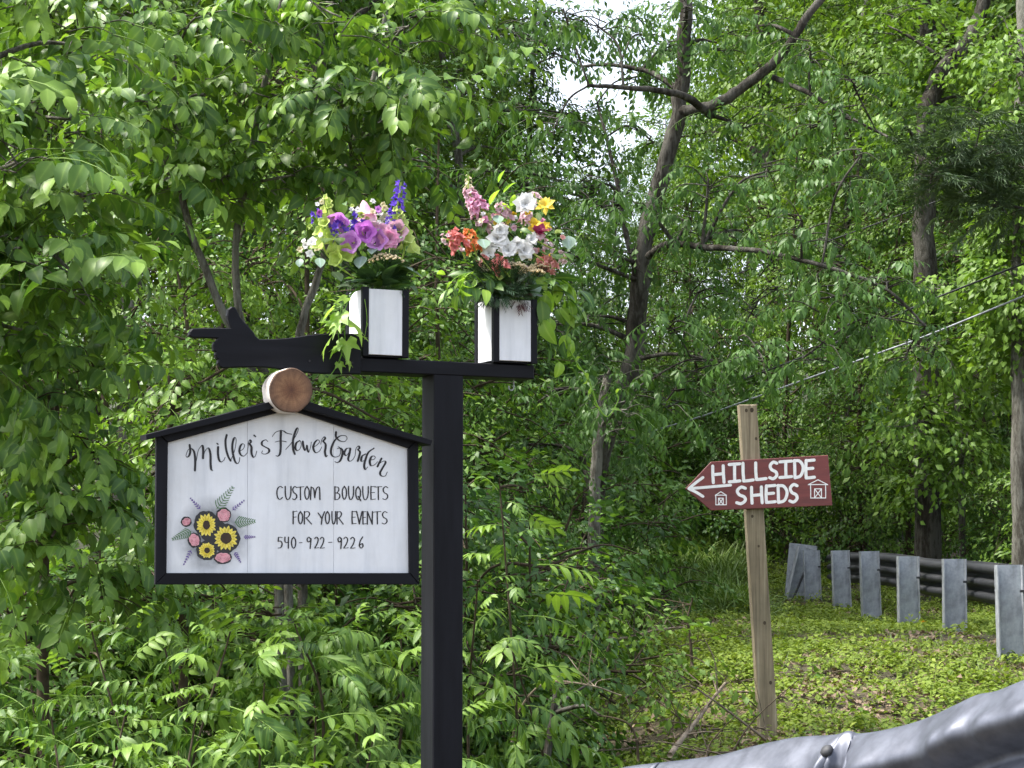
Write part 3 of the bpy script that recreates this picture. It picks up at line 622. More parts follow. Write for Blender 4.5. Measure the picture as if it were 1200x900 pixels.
# half of the run is one rail, half the next (a lap joint shows as the paler stub)
k = len(prof)*(8*2+3)
def sub(V, Q, a, b, nm, mat, sh=0):
    m = len(prof); q = Q[(Q.min(1) >= a*m) & (Q.max(1) < b*m)]; u = np.unique(q); mp = -np.ones(len(V), int); mp[u] = np.arange(len(u))
    o = link(nm, np_mesh(nm, V[u]-fo+np.array([sh, 0, 0]), [mp[q]], mat, None, True), FR); return o
n_ = len(pth)
for o in (sub(V, Q, 0, 11, 'rail', M['galv_dark']), sub(V, Q, 10, 28, 'rail', M['galv_dark'], .012), sub(V, Q, 27, n_, 'rail', M['galv_dark'], .024)):
    md = o.modifiers.new('thickness', 'SOLIDIFY'); md.thickness = .005
# flared end plate
E0, E1, E2, E3 = at(925, 636, 19.6), at(958, 640, 19.5), at(941, 705, 19.5), at(919, 704, 19.6)
mb = MB(); q = np.array([E0, E1, E2, E3])-fo; bk = q+np.array([.01, .03, 0]); mb.add(np.vstack([q, bk]), (), [[3, 2, 1, 0], [4, 5, 6, 7], [0, 1, 5, 4], [1, 2, 6, 5], [2, 3, 7, 6], [3, 0, 4, 7]]); mb.build('end_plate', M['galv_post'], FR)
o = ibeam(.52).build('end_post', M['galv_post'], FR); o.location = at(930, 705, 19.4)-fo; o.rotation_euler = (0, R(14), R(6))
mb = MB(); a_, b_ = at(929, 703, 19.2)-fo, at(946, 662, 19.2)-fo; mb.tube([a_, b_], .012, 6); mb.build('brace', M['galv_dark'], FR)

# ------------------------------------------------------------------ near guardrail, crumpled, at the lower right
def near_rail():
    top = [(640, 925, 5.75), (720, 902, 5.6), (772, 894, 5.5), (840, 885, 5.35), (888, 873, 5.25), (932, 864, 5.15), (976, 861, 5.06), (994, 857, 5.02), (1008, 860, 5.0), (1040, 855, 4.92), (1080, 844, 4.83), (1120, 826, 4.74), (1144, 815, 4.68), (1168, 810, 4.62), (1200, 797, 4.55), (1250, 778, 4.45), (1320, 752, 4.3)]
    P = spline([at(*t) for t in top], 10); n = len(P)
    root = prop(empty('crumpled_guardrail', (P[n//2][0], P[n//2][1]+.05, float(ground_z(P[n//2][0], P[n//2][1])))), 'dented silver guardrail crossing the lower right corner nearest the viewer', 'guardrail')
    ro_ = np.array(root.location)
    base = np.array([(0, 0), (.012, .006), (.026, .016), (.055, .045), (.075, .066), (.084, .080), (.086, .095), (.078, .108), (.045, .135), (.02, .152), (.012, .165), (.02, .180), (.045, .198), (.078, .224), (.086, .238), (.082, .254), (.06, .275), (.03, .298), (.012, .308), (0, .312)])
    T = np.gradient(P, axis=0); T[:, 2] = 0; T /= np.linalg.norm(T, axis=1)[:, None]; O = np.column_stack([T[:, 1], -T[:, 0], np.zeros(n)])   # towards the road
    g = np.array([np.sin(np.linspace(0, 9, n)+p)*a for p, a in ((0, .010), (2, .006))]).sum(0)
    j = 10*7                                            # the kink by the splice
    kink = np.exp(-((np.arange(n)-j)/3.2)**2)
    out = []
    for i in range(n):
        pr = base.copy(); pr[:, 0] *= 1+.12*math.sin(i*.23)-.32*kink[i]; pr[:, 1] *= 1+.05*math.sin(i*.17+1)-.1*kink[i]
        pr[4:9, 0] += .010*math.sin(i*.41)*math.sin(i*.13)+g[i]
        out.append(P[i]+O[i]*pr[:, 0:1]+np.array([0, 0, -1])*pr[:, 1:2])
    V = np.array(out); m = len(base)
    def seg(a, b, sh, nm):
        W = V[a:b]+np.array([0, -sh, sh*.3]); k = b-a; W = W.reshape(-1, 3)-ro_
        i = (np.arange(k-1)[:, None]*m+np.arange(m-1)).ravel(); o = link(nm, np_mesh(nm, W, [np.column_stack([i, i+1, i+m+1, i+m])], M['rail'], None, True), root)
        md = o.modifiers.new('thickness', 'SOLIDIFY'); md.thickness = .004; md.offset = -1; return o
    seg(0, 72, 0, 'rail'); seg(67, n, .0065, 'rail'); seg(0, 21, .007, 'rail')
    for bi, dz in ((66, .06), (66, .25), (18, .06)):
        pp = V[bi][3 if dz < .1 else 16]-ro_; mb = MB(); d = np.array([O[bi][0]*.7, O[bi][1]*.7, .7 if dz < .1 else -.3])
        th = np.linspace(0, 2*np.pi, 10, endpoint=False); x = np.cross(d, [0, 0, 1]); x /= np.linalg.norm(x); y = np.cross(d, x); y /= np.linalg.norm(y); d /= np.linalg.norm(d)
        ring = lambda r_, h_: [pp+d*h_+r_*(math.cos(t)*x+math.sin(t)*y) for t in th]
        VV = np.array(ring(.017, .0)+ring(.017, .006)+ring(.010, .012)+[pp+d*.013]); i = np.arange(10); jj = (i+1) % 10
        mb.add(VV, np.column_stack([20+i, 20+jj, np.full(10, 30)]), np.concatenate([np.column_stack([k*10+i, k*10+jj, (k+1)*10+jj, (k+1)*10+i]) for k in (0, 1)])); mb.build('bolt', M['galv_dark'], root, True)
    for bi in (25, 66, 110):
        p = V[bi].mean(0)-O[bi]*.13; gzz = float(ground_z(p[0], p[1])); h = V[bi][0][2]-.03-gzz
        o = ibeam(max(h, .2)).build('post', M['galv_post'], root); o.location = np.array([p[0], p[1], gzz])-ro_; o.rotation_euler = (0, 0, math.atan2(O[bi][1], O[bi][0]))
near_rail()
# ------------------------------------------------------------------ leaves: templates that are copied by arrays
class Tpl:                               # V, T(tris), lid (leaf number per vertex), mid, tip
    def __init__(s, parts):
        V = []; T = []; lid = []; mid = []; tip = []; n = 0
        for k, (v, t, m, tp) in enumerate(parts):
            V.append(v); T.append(t+n); lid.append(np.full(len(v), k)); mid.append(m); tip.append(np.full(len(v), tp)); n += len(v)
        s.V = np.concatenate(V); s.T = np.concatenate(T); s.lid = np.concatenate(lid); s.mid = np.concatenate(mid); s.tip = np.concatenate(tip); s.nl = len(parts)
def leaf_shape(L, W, n=2, fold=.25, droop=.25, twist=0.0, belly=.42):
    """one leaf along +x, upper side +z: n inner stations"""
    t = np.linspace(0, 1, n+2); x = L*np.sin(droop*t*1.4)/(droop*1.4) if droop > .01 else L*t
    z = -L*(1-np.cos(droop*t*1.4))/(max(droop, .01)*1.4)
    mid = np.column_stack([x, np.zeros(n+2), z]); w = W*.5*(np.sin(np.pi*np.clip(t**(math.log(.5)/math.log(belly)), 0, 1)))**.85
    V = [mid[0]]; m = [1.0]
    for k in range(1, n+1):
        up = fold*w[k]; a = twist*t[k]
        V += [mid[k], mid[k]+[0, w[k]*math.cos(a), up+w[k]*math.sin(a)], mid[k]+[0, -w[k]*math.cos(a), up-w[k]*math.sin(a)]]; m += [1, 0, 0]
    V.append(mid[-1]); m.append(.6)
    T = [[0, 1, 2], [0, 3, 1]]
    for k in range(n-1):
        a, b = 1+3*k, 4+3*k; T += [[a, b, b+1], [a, b+1, a+1], [a, a+2, b+2], [a, b+2, b]]
    e = 1+3*n; a = 1+3*(n-1); T += [[a, e, a+1], [a, a+2, e]]
    return np.array(V), np.array(T), np.array(m, float)
def quad_leaf(L, W, droop=.2):
    V = np.array([(0, 0, 0), (L*.45, W*.5, -droop*L*.1), (L, 0, -droop*L), (L*.45, -W*.5, -droop*L*.1)]); return V, np.array([[0, 2, 1], [0, 3, 2]]), np.array([1, 0, .5, 0.])
def stem_shape(P, r0, r1, n=3):
    V, Q = tube_np(np.asarray(P, float), np.linspace(r0, r1, len(P)), n)
    T = np.concatenate([Q[:, [0, 1, 2]], Q[:, [0, 2, 3]]]); return V, T, np.full(len(V), .9)
def rotm(axis, a): return np.array(Matrix.Rotation(a, 3, Vector(axis)))
def orient(yaw, pitch, roll=0.0):
    return rotm((0, 0, 1), yaw) @ rotm((0, 1, 0), pitch) @ rotm((1, 0, 0), roll)
def twig_tpl(n=9, L=.26, leaf=(.085, .046), detail=2, spread=R(58), droop=(.25, .6), tipn=3, seed=0, zig=.0):
    """a twig with alternating simple leaves hanging to both sides"""
    r = np.random.default_rng(seed); P = np.column_stack([np.linspace(0, L, 5), np.zeros(5), .03*np.sin(np.linspace(0, 2, 5))-.10*L*np.linspace(0, 1, 5)**2]); parts = []
    v, t, m = stem_shape(P, .0022, .0009); parts.append((v, t, m, .25))
    for k in range(n):
        f = (k+1)/n; s = 1 if k % 2 else -1; p = np.array([np.interp(f, np.linspace(0, 1, 5), P[:, c]) for c in range(3)])
        sc = r.uniform(.75, 1.1)*(1-.35*max(0, f-.7)/.3)
        v, t, m = leaf_shape(leaf[0]*sc, leaf[1]*sc, detail, r.uniform(.1, .45), r.uniform(.2, .9), r.uniform(-.4, .4))
        yaw = s*spread*(1-.75*f**3)+r.normal(0, .18); M3 = orient(yaw, r.uniform(*droop), s*r.uniform(.0, .5)); v = v+[.012, 0, 0]
        parts.append((v @ M3.T+p, t, m, np.clip((f-.62)/.38, 0, 1)*.75 if k >= n-tipn else 0))
    return Tpl(parts)
def pinnate_tpl(pairs=6, L=.40, leaf=(.095, .036), detail=2, seed=0, bend=.9, hang=.65, young=.0, side=.02):
    """a feather-shaped leaf: paired leaflets drooping along an arching rachis"""
    r = np.random.default_rng(seed); t = np.linspace(0, 1, 8); b = bend
    P = np.column_stack([L*np.sin(b*t)/b, .02*np.sin(3*t)+side*t*t, -L*(1-np.cos(b*t))/b]); parts = []
    v, tt, m = stem_shape(P, .003, .0012); parts.append((v, tt, m, .4))
    for k in range(pairs+1):
        f = .22+.78*k/pairs; p = np.array([np.interp(f, t, P[:, c]) for c in range(3)]); slope = b*f
        for s in ((-1, 1) if k < pairs else (0,)):
            sc = (1-.42*abs(f-.55)/.5)*r.uniform(.85, 1.1)
            v, tt, m = leaf_shape(leaf[0]*sc, leaf[1]*sc, detail, r.uniform(.1, .45), r.uniform(.2, .9), r.uniform(-.4, .4), .36)
            yaw = s*R(64-26*f)+r.normal(0, .2); pit = slope*.6+(hang*r.uniform(.5, 1.3) if s else .3)
            parts.append((v @ orient(yaw, pit, s*r.uniform(.1, .6)).T+p, tt, m, np.clip(young+.55*max(0, f-.6), 0, 1)))
    return Tpl(parts)
def cluster_tpl(n=26, size=.45, leaf=(.11, .06), seed=0, flatz=.45, quads=True, tipf=.35):
    """loose bough of many leaves for trees farther back"""
    r = np.random.default_rng(seed); parts = []
    for k in range(n):
        a = r.uniform(-1.15, 1.15); d = size*r.uniform(.12, 1)**.7; p = np.array([d*math.cos(a), d*math.sin(a)*.8, r.normal(0, size*flatz*.22)-.25*d*d/size])
        sc = r.uniform(.65, 1.2)
        v, t, m = quad_leaf(leaf[0]*sc, leaf[1]*sc, r.uniform(.1, .5)) if quads else leaf_shape(leaf[0]*sc, leaf[1]*sc, 1, r.uniform(.1, .4), r.uniform(.2, .7))
        parts.append((v @ orient(a*.8+r.normal(0, .5), r.uniform(-.15, .75), r.normal(0, .5)).T+p, t, m, (d/size > .75)*r.uniform(0, tipf)))
    return Tpl(parts)
def needle_tpl(n=70, size=.35, seed=0):
    r = np.random.default_rng(seed); parts = []
    for k in range(n):
        f = r.uniform(0, 1); a = r.uniform(-1.3, 1.3); v, t, m = quad_leaf(.10*r.uniform(.6, 1.1), .006, .3)
        parts.append((v @ orient(a, r.uniform(-.4, .6), r.uniform(-1, 1)).T+np.array([f*size, r.normal(0, .02), -.1*f*f*size]), t, m, f*.3))
    return Tpl(parts)

def frames(D, roll):
    """rotation matrices whose x axis is D, z as upright as possible"""
    D = D/np.linalg.norm(D, axis=1)[:, None]; up = np.tile([0, 0, 1.0], (len(D), 1)); up[np.abs(D[:, 2]) > .97] = [1, 0, 0]
    y = np.cross(up, D); y /= np.linalg.norm(y, axis=1)[:, None]; z = np.cross(D, y)
    c, s = np.cos(roll)[:, None], np.sin(roll)[:, None]
    return np.stack([D, y*c+z*s, z*c-y*s], 2)
def scatter(tpls, P, D, S_, roll=None, tipb=None, seed=0, lvr=(0, 1)):
    """copies of the templates at P looking along D -> V, T, attrs"""
    r = np.random.default_rng(seed); P = np.asarray(P); D = np.asarray(D); S_ = np.broadcast_to(S_, (len(P),)); roll = r.normal(0, .25, len(P)) if roll is None else roll
    pick = r.integers(0, len(tpls), len(P)); F = frames(D, roll); Vs, Ts, lv, md, tp = [], [], [], [], []; n = 0
    tipb = np.zeros(len(P)) if tipb is None else tipb
    for k, tpl in enumerate(tpls):
        ix = np.where(pick == k)[0]
        if not len(ix): continue
        V = np.einsum('nv,mcv->mnc', tpl.V, F[ix])*S_[ix][:, None, None]+P[ix][:, None, :]; nv = len(tpl.V)
        Vs.append(V.reshape(-1, 3)); Ts.append((tpl.T[None]+(np.arange(len(ix))*nv)[:, None, None]).reshape(-1, 3)+n); n += len(ix)*nv
        a = .55*r.uniform(*lvr, (len(ix), 1))+.45*r.uniform(*lvr, (len(ix), tpl.nl))[:, tpl.lid]; lv.append(a.ravel())
        md.append(np.tile(tpl.mid, len(ix))); tp.append(np.clip(tpl.tip[None]*1.0+tipb[ix][:, None]*(.4+.6*tpl.tip[None]), 0, 1).ravel())
    return np.concatenate(Vs), np.concatenate(Ts), dict(lv=np.concatenate(lv), mid=np.concatenate(md), tip=np.concatenate(tp))

TP = {'ovate': [twig_tpl(9, .27, (.088, .050), 3, seed=k) for k in range(5)],
      'ovate_s': [twig_tpl(9, .24, (.065, .036), 2, seed=20+k, droop=(0, .45)) for k in range(5)],
      'pinnate': [pinnate_tpl((5, 6, 5, 4, 4, 6)[k], (.32, .36, .28, .24, .2, .34)[k], (.100, .036), 3, seed=40+k, bend=(.5, .9, 1.2, .6, .4, 1.4)[k], hang=(.45, .8, .3, .5, .2, .6)[k], young=(0, 0, 0, .12, .5, .0)[k], side=(.05, -.06, .03, -.02, .02, .07)[k]) for k in range(6)],
      'pin_mid': [pinnate_tpl(5, .36, (.10, .042), 1, seed=60+k, bend=.5+.15*k) for k in range(4)],
      'mid': [cluster_tpl(20, .40, (.092, .050), 80+k, .5, False) for k in range(4)],
      'far': [cluster_tpl(34, .55, (.095, .055), 90+k) for k in range(5)],
      'needle': [needle_tpl(70, .4, 100+k) for k in range(3)]}

# ------------------------------------------------------------------ trees and shrubs
def grow(stems, clumps, kind, seed, twigs=11, step=.11, scale=1.0, tipb=.25, hz=.35, br=.010, sag=.25, lit_dir=None):
    """stems: list of (points, r0, r1). clumps: (centre, radius, flatness). Returns wood MB and spray arrays"""
    r = np.random.default_rng(seed); wood = MB(); P, D, Sz, TB = [], [], [], []
    SP = []
    for pts, r0, r1 in stems:
        C = spline(pts, 6); C[1:-1] += r.normal(0, r0*.07, (len(C)-2, 3)); rad = np.linspace(0, 1, len(C)); rad = r0+(r1-r0)*rad
        wood.tube(C, rad*(1+.05*np.sin(np.arange(len(C))*1.7)), 12 if r0 > .03 else 6); SP.append(np.column_stack([C, rad]))
    A = np.concatenate(SP)
    for (c, rad, fl) in clumps:
        c = np.asarray(c, float)
        d = np.linalg.norm(A[:, :3]-c, axis=1)+np.maximum(0, A[:, 2]-c[2]+.15*rad)*1.6; k = int(np.argmin(d)); a = A[k, :3]
        L = np.linalg.norm(c-a); mid = (a+c)/2+np.array([0, 0, .12*L])+r.normal(0, .05*L, 3)
        C = spline([a, mid, c], 5); wood.tube(C, np.linspace(min(A[k, 3]*.6, br*(1+L)), br*.5, len(C)), 5, False)
        for t in range(max(3, int(twigs*r.uniform(.8, 1.2)))):
            th = r.uniform(0, 2*np.pi); el = r.normal(.05, hz); q = np.array([math.cos(th)*math.cos(el), math.sin(th)*math.cos(el), math.sin(el)*fl*1.6])
            ln = rad*r.uniform(.6, 1.08); s0 = C[int(r.integers(len(C)*2//3, len(C)))]+np.array([0, 0, r.normal(0, .33)*rad*fl])
            e = s0+q*ln+np.array([0, 0, -sag*ln*r.uniform(.4, 1)]); m_ = (s0+e)/2+np.array([0, 0, .14*ln])
            W = spline([s0, m_, e], 4); wood.tube(W, np.linspace(br*.42, br*.12, len(W)), 3, False)
            seglen = np.linalg.norm(np.diff(W, axis=0), axis=1).sum(); n = max(2, int(seglen/step)); td = np.gradient(W, axis=0)
            for j in range(n):
                f = (j+.6)/n*(len(W)-1); i0 = min(int(f), len(W)-2); p = W[i0]+(W[i0+1]-W[i0])*(f-i0); dd = td[i0]/np.linalg.norm(td[i0])
                sd = np.cross(dd, [0, 0, 1]); sd /= np.linalg.norm(sd)+1e-9; sg = 1 if j % 2 else -1
                if j < n-1: dv = dd*r.uniform(.3, .8)+sd*sg*r.uniform(.5, 1)+np.array([0, 0, r.uniform(-.35, .3)])
                else: dv = dd
                P.append(p); D.append(dv); Sz.append(scale*r.uniform(.75, 1.15)); TB.append(max(0, r.normal(tipb, .3))*(1 if j > n-3 else .35))
    return wood, np.array(P), np.array(D), np.array(Sz), np.array(TB)

SPRAY_CACHE = {}
def spray_mesh(kind, k, mat):
    key = (kind, k, mat.name)
    if key not in SPRAY_CACHE:
        t = TP[kind][k]; r = np.random.default_rng(k+5)
        SPRAY_CACHE[key] = np_mesh('leaf_spray', t.V, [t.T], mat, dict(lv=.15+.5*r.uniform(0, 1, t.nl)[t.lid], mid=t.mid, tip=t.tip), True)
    return SPRAY_CACHE[key]
def make_tree(name, label, cat, stems, clumps, kind, mat, bark, seed, group=None, parts=0, part_name='leaf_spray', crown='crown', trunk='trunk', **kw):
    wood, P, D, Sz, TB = grow(stems, clumps, kind, seed, **kw)
    base = np.asarray(stems[0][0][0], float); o = prop(empty(name, tuple(base)), label, cat, group)
    wood.V = [v-base for v in wood.V]; wood.build(trunk, bark, o, True)
    r = np.random.default_rng(seed+1)
    if parts:                            # the sprays nearest the viewer stand alone, the rest are one mass
        px = (P[:, 0]/P[:, 1])*2400+600; py = 660-(P[:, 2]-1.6)/P[:, 1]*2400
        vis = (px > -10) & (px < 1210) & (py > -10) & (py < 910); sc = P[:, 1]+np.where(vis, 0, 100); idx = np.argsort(sc)[:parts]
        F = frames(D, r.normal(0, .25, len(D)))
        for i in idx:
            me = spray_mesh(kind, int(r.integers(len(TP[kind]))), mat); Mx = Matrix.Translation(Vector(P[i]-base)) @ Matrix([list(row) for row in F[i]]).to_4x4() @ Matrix.Scale(float(Sz[i]), 4)
            link(part_name, me, o, Mx)
        keep = np.ones(len(P), bool); keep[idx] = False; P, D, Sz, TB = P[keep], D[keep], Sz[keep], TB[keep]
    if len(P):
        V, T, A = scatter(TP[kind], P-base, D, Sz, tipb=TB, seed=seed+2)
        c = link(crown, np_mesh(crown, V, [T], mat, A, True), o)
        if parts: c['kind'] = 'stuff'
    return o
def clone(o, loc, rz, sc, label=None, group=None):
    c = o.copy(); COL.objects.link(c); c.location = loc; c.rotation_euler = (0, 0, rz); c.scale = sc if hasattr(sc, '__len__') else (sc, sc, sc)
    for ch in o.children:
        d = ch.copy(); COL.objects.link(d); d.parent = c
    if label: c['label'] = label
    if group: c['group'] = group
    return c
def px_clumps(lst, seed, jit=.3, flat_=.6, Yd=None):
    r = np.random.default_rng(seed); out = []
    for q in lst:
        x, y, Y, rp = q; Y = Y+r.uniform(-jit, jit); out.append((at(x, y, Y), rp*Y/2400, flat_))
    return out
def px_stem(lst, r0, r1):                # lst of (px,py,Y); first point is put on the ground
    P = [at(*q) for q in lst]; P[0][2] = float(ground_z(P[0][0], P[0][1]))-.05; return (P, r0, r1)

# --- near left: tree with hanging ovate leaves at the picture's left edge
make_tree('box_elder_tree', 'leafy tree at the left edge with large drooping pale green leaves', 'tree',
          [px_stem([(-120, 760, 8.2), (-90, 500, 8.1), (-40, 330, 7.9), (-30, 150, 7.8), (-60, -60, 7.8)], .05, .02)],
          px_clumps([(10, 90, 7.5, 85), (85, 140, 7.3, 80), (20, 190, 7.2, 85), (100, 230, 7.2, 75), (25, 290, 7.3, 85), (100, 330, 7.3, 80), (40, 390, 7.5, 80), (-60, 120, 7.4, 90), (-60, 260, 7.4, 90), (-60, 400, 7.5, 90), (120, 60, 7.9, 80), (30, 0, 7.8, 90)], 1),
          'ovate', M['leaf_near'], M['bark_grey'], 11, parts=150, twigs=10, step=.13, scale=1.25, tipb=.4, sag=.35)
# --- multi-stemmed tree behind the pointing hand
make_tree('multi_stemmed_tree', 'slender tree with several grey stems rising behind the pointing hand', 'tree',
          [px_stem([(345, 700, 9.3), (318, 520, 9.3), (298, 440, 9.2), (250, 340, 9.1), (215, 235, 9.1), (205, 90, 9.2), (190, -60, 9.3)], .026, .010),
           px_stem([(350, 700, 9.4), (330, 520, 9.4), (288, 400, 9.3), (276, 290, 9.3), (300, 150, 9.3), (330, 0, 9.3), (340, -80, 9.3)], .024, .010),
           px_stem([(362, 700, 9.5), (352, 480, 9.5), (352, 390, 9.4), (378, 305, 9.4), (405, 200, 9.4), (445, 60, 9.5), (455, -60, 9.5)], .028, .010)],
          px_clumps([(150, 40, 9.2, 80), (230, 20, 9, 80), (310, 40, 8.9, 80), (400, 20, 9, 85), (480, 30, 9, 80), (545, 20, 9.3, 80), (540, 110, 9, 65), (480, 110, 8.9, 75), (400, 110, 8.9, 80), (320, 120, 8.9, 80), (240, 110, 8.9, 80), (170, 130, 9, 75), (190, 200, 9, 70), (270, 205, 8.9, 75), (345, 205, 9, 70), (430, 195, 9, 70), (500, 190, 9.1, 60), (165, 280, 9.2, 60)], 2, .4),
          'ovate', M['leaf_near'], M['bark_grey'], 12, parts=150, twigs=10, step=.14, scale=1.12, tipb=.3)
# --- shrubs left of the board
make_tree('leafy_shrub', 'dense mid green shrub left of the white board, above the feathery saplings', 'shrub',
          [px_stem([(60, 850, 8.4), (50, 700, 8.3), (60, 560, 8.2), (70, 430, 8.1)], .03, .01)],
          px_clumps([(30, 470, 7.9, 75), (110, 440, 8, 75), (30, 550, 7.8, 80), (110, 530, 7.8, 80), (60, 630, 7.8, 80), (130, 610, 7.8, 75), (-40, 520, 7.9, 80), (-30, 640, 7.9, 80), (20, 700, 8, 75), (110, 690, 8, 75)], 3),
          'ovate', M['leaf_near'], M['twig'], 13, parts=120, twigs=9, step=.13, scale=1.05, tipb=.12)
make_tree('leafy_shrub', 'bushy shrub with small leaves half hidden behind the left edge of the white board', 'shrub',
          [px_stem([(215, 850, 8.9), (215, 650, 8.8), (200, 500, 8.7), (215, 420, 8.6)], .025, .01)],
          px_clumps([(180, 430, 8.7, 60), (230, 440, 8.8, 65), (180, 500, 8.5, 65), (240, 500, 8.8, 70), (160, 570, 8.5, 60), (190, 640, 8.5, 65), (170, 700, 8.5, 70), (280, 470, 8.9, 60), (250, 700, 8.6, 80), (330, 720, 8.6, 80), (410, 460, 9, 70), (460, 500, 9, 60)], 4),
          'ovate_s', M['leaf_near'], M['twig'], 14, twigs=12, step=.10, scale=.95, tipb=.3)
# --- feathery saplings under the board
def sapling(px, ytop, Y, seed, label, nleaf=34, lean=0.0, spread=1.0, size=1.0):
    r = np.random.default_rng(seed); b = at(px-lean, 900, Y); b[2] = float(ground_z(b[0], b[1]))-.03
    t = at(px, ytop+40, Y); C = spline([b, (b+t)/2+r.normal(0, .12, 3), t], 8)
    o = prop(empty('feathery_sapling', tuple(b)), label, 'sapling', 'feather-leaved saplings under the white board')
    mb = MB(); mb.tube(C-b, np.linspace(.009, .003, len(C)), 6); mb.build('stem', M['twig'], o, True)
    H_ = t[2]-b[2]
    for k in range(nleaf):
        f = 1-(k/nleaf)**.9*min(.95, 1.15/H_); i = f*(len(C)-1); i0 = min(int(i), len(C)-2); p = C[i0]+(C[i0+1]-C[i0])*(i-i0)
        a = k*2.4+r.normal(0, .3); up = .75*max(0, f-.75)*4*.5+r.normal(.10, .30)
        arm = r.uniform(.0, .22)*spread*(1.2-f*.5); d = np.array([math.cos(a), math.sin(a), up]); p = p+np.array([math.cos(a), math.sin(a), .1])*arm
        Fm = frames(d[None], r.normal(0, .45, 1))[0]; s = size*r.uniform(.6, 1.15)*(.65 if k < 3 else 1)
        link('leaf', spray_mesh('pinnate', int(r.integers(6)) if k > 8 else int(r.integers(3, 5)), M['leaf_pinnate']), o, Matrix.Translation(Vector(p-b)) @ Matrix([list(q) for q in Fm]).to_4x4() @ Matrix.Scale(float(s), 4))
    return o
SAP = [(30, 700, 7.3, 'feathery sapling in the bottom left corner'), (105, 690, 7.0, 'second feathery sapling from the bottom left corner'), (190, 705, 7.2, 'feathery sapling under the left end of the white board'),
       (270, 700, 6.9, 'feathery sapling under the painted sunflowers'), (345, 690, 7.1, 'feathery sapling under the middle of the white board'), (420, 685, 7.2, 'feathery sapling under the right end of the white board'),
       (470, 700, 7.5, 'feathery sapling just left of the black post'), (60, 800, 6.6, 'low feathery sapling at the bottom left'), (230, 800, 6.5, 'low feathery sapling at the bottom below the sunflowers'), (370, 800, 6.6, 'low feathery sapling at the bottom nearest the black post'), (150, 780, 6.7, 'low feathery sapling between the two bottom left ones'), (440, 810, 6.8, 'low feathery sapling tucked against the foot of the black post'), (-30, 740, 6.9, 'feathery sapling cut by the left edge of the picture'), (310, 760, 6.7, 'feathery sapling rising in the middle below the board'), (200, 850, 6.3, 'lowest feathery sapling at the bottom, left of centre'), (100, 860, 6.3, 'lowest feathery sapling near the bottom left corner'), (320, 860, 6.3, 'lowest feathery sapling at the bottom right of the group')]
for k, (x, y, Y, lb) in enumerate(SAP): sapling(x, y, Y, 200+k, lb, 74 if y < 750 else 54, random.uniform(-60, 60), 1.7, .92)
sapling(585, 520, 7.9, 230, 'tall feathery sapling just right of the black post', 34, -30, 1.0); sapling(560, 640, 7.6, 231, 'lower feathery sapling against the right side of the black post', 26, 0, .9)
sapling(600, 720, 7.9, 232, 'dim feathery sapling low to the right of the black post', 26, 0, .9)

# --- centre tree with the dark leaning trunk
make_tree('leaning_tree', 'tall tree with dark leaning trunk and long bent limbs behind the coral bouquet', 'tree',
          [px_stem([(690, 740, 14.4), (694, 590, 14.3), (712, 500, 14.2), (742, 420, 14.1), (752, 300, 14.0), (772, 215, 14.0), (795, 130, 14.0), (803, 40, 14.0), (806, -80, 14.0)], .088, .042),
           ([at(795, 132, 14.0), at(840, 122, 13.8), at(880, 95, 13.7), at(918, 62, 13.6), at(945, 20, 13.6), at(985, -30, 13.6)], .042, .024),
           ([at(833, 135, 13.9), at(800, 112, 13.6), at(750, 104, 13.4), at(690, 100, 13.2)], .032, .012),
           ([at(800, 108, 14), at(760, 84, 14.2), at(710, 76, 14.3), at(680, 78, 14.4)], .025, .01),
           ([at(760, 300, 13.9), at(785, 286, 13.5), at(830, 290, 13.2), at(880, 293, 12.9), at(920, 300, 12.7), at(985, 318, 12.5), at(1040, 340, 12.4), at(1085, 382, 12.4)], .028, .008),
           ([at(752, 330, 14), at(735, 280, 14.2), at(720, 200, 14.4), at(700, 120, 14.6)], .03, .01),
           ([at(905, 90, 13.7), at(950, 110, 13.4), at(1000, 140, 13.2), at(1040, 160, 13)], .02, .008),
           ([at(750, 420, 14.0), at(790, 415, 13.6), at(850, 425, 13.4)], .018, .007)],
          px_clumps([(575, 40, 14, 60), (630, 60, 13.8, 70), (590, 130, 14, 60), (650, 150, 13.7, 60), (700, 30, 14, 60), (610, 220, 13.8, 70), (680, 220, 14, 65), (650, 290, 13.7, 70), (720, 300, 14.3, 60), (690, 370, 13.6, 65), (640, 380, 13.8, 60), (640, 460, 13.8, 70), (700, 450, 14.3, 55), (610, 520, 13.9, 60), (670, 540, 14.2, 60), (760, 40, 14.5, 55), (840, 50, 14.2, 60), (890, 30, 13.8, 60), (870, 150, 13.6, 60), (830, 210, 13.6, 65), (900, 200, 13.4, 65), (950, 150, 13.3, 55), (870, 270, 13.2, 65), (940, 260, 12.9, 65), (820, 340, 13.4, 65), (890, 350, 13, 70), (960, 350, 12.6, 65), (1020, 380, 12.4, 55), (830, 430, 13.4, 65), (900, 430, 13, 55), (1060, 420, 12.4, 45), (780, 470, 13.7, 60), (990, 300, 12.7, 55), (1040, 330, 12.5, 50), (940, 420, 12.7, 45), (745, 455, 13.2, 50), (725, 510, 13.2, 50), (780, 380, 13.3, 45), (660, 10, 13.6, 60), (745, 90, 14.6, 45), (790, 60, 14.6, 45), (770, 170, 14.8, 45), (560, 200, 13.8, 55), (720, 240, 13.4, 45), (810, 260, 13.2, 50), (800, 10, 13.6, 50), (950, 60, 13.2, 60), (1000, 100, 13, 50), (1010, 180, 13, 50)], 5, .5, .45),
          'pin_mid', M['leaf_dark'], M['bark'], 15, twigs=10, step=.17, scale=.82, tipb=.15, br=.014)
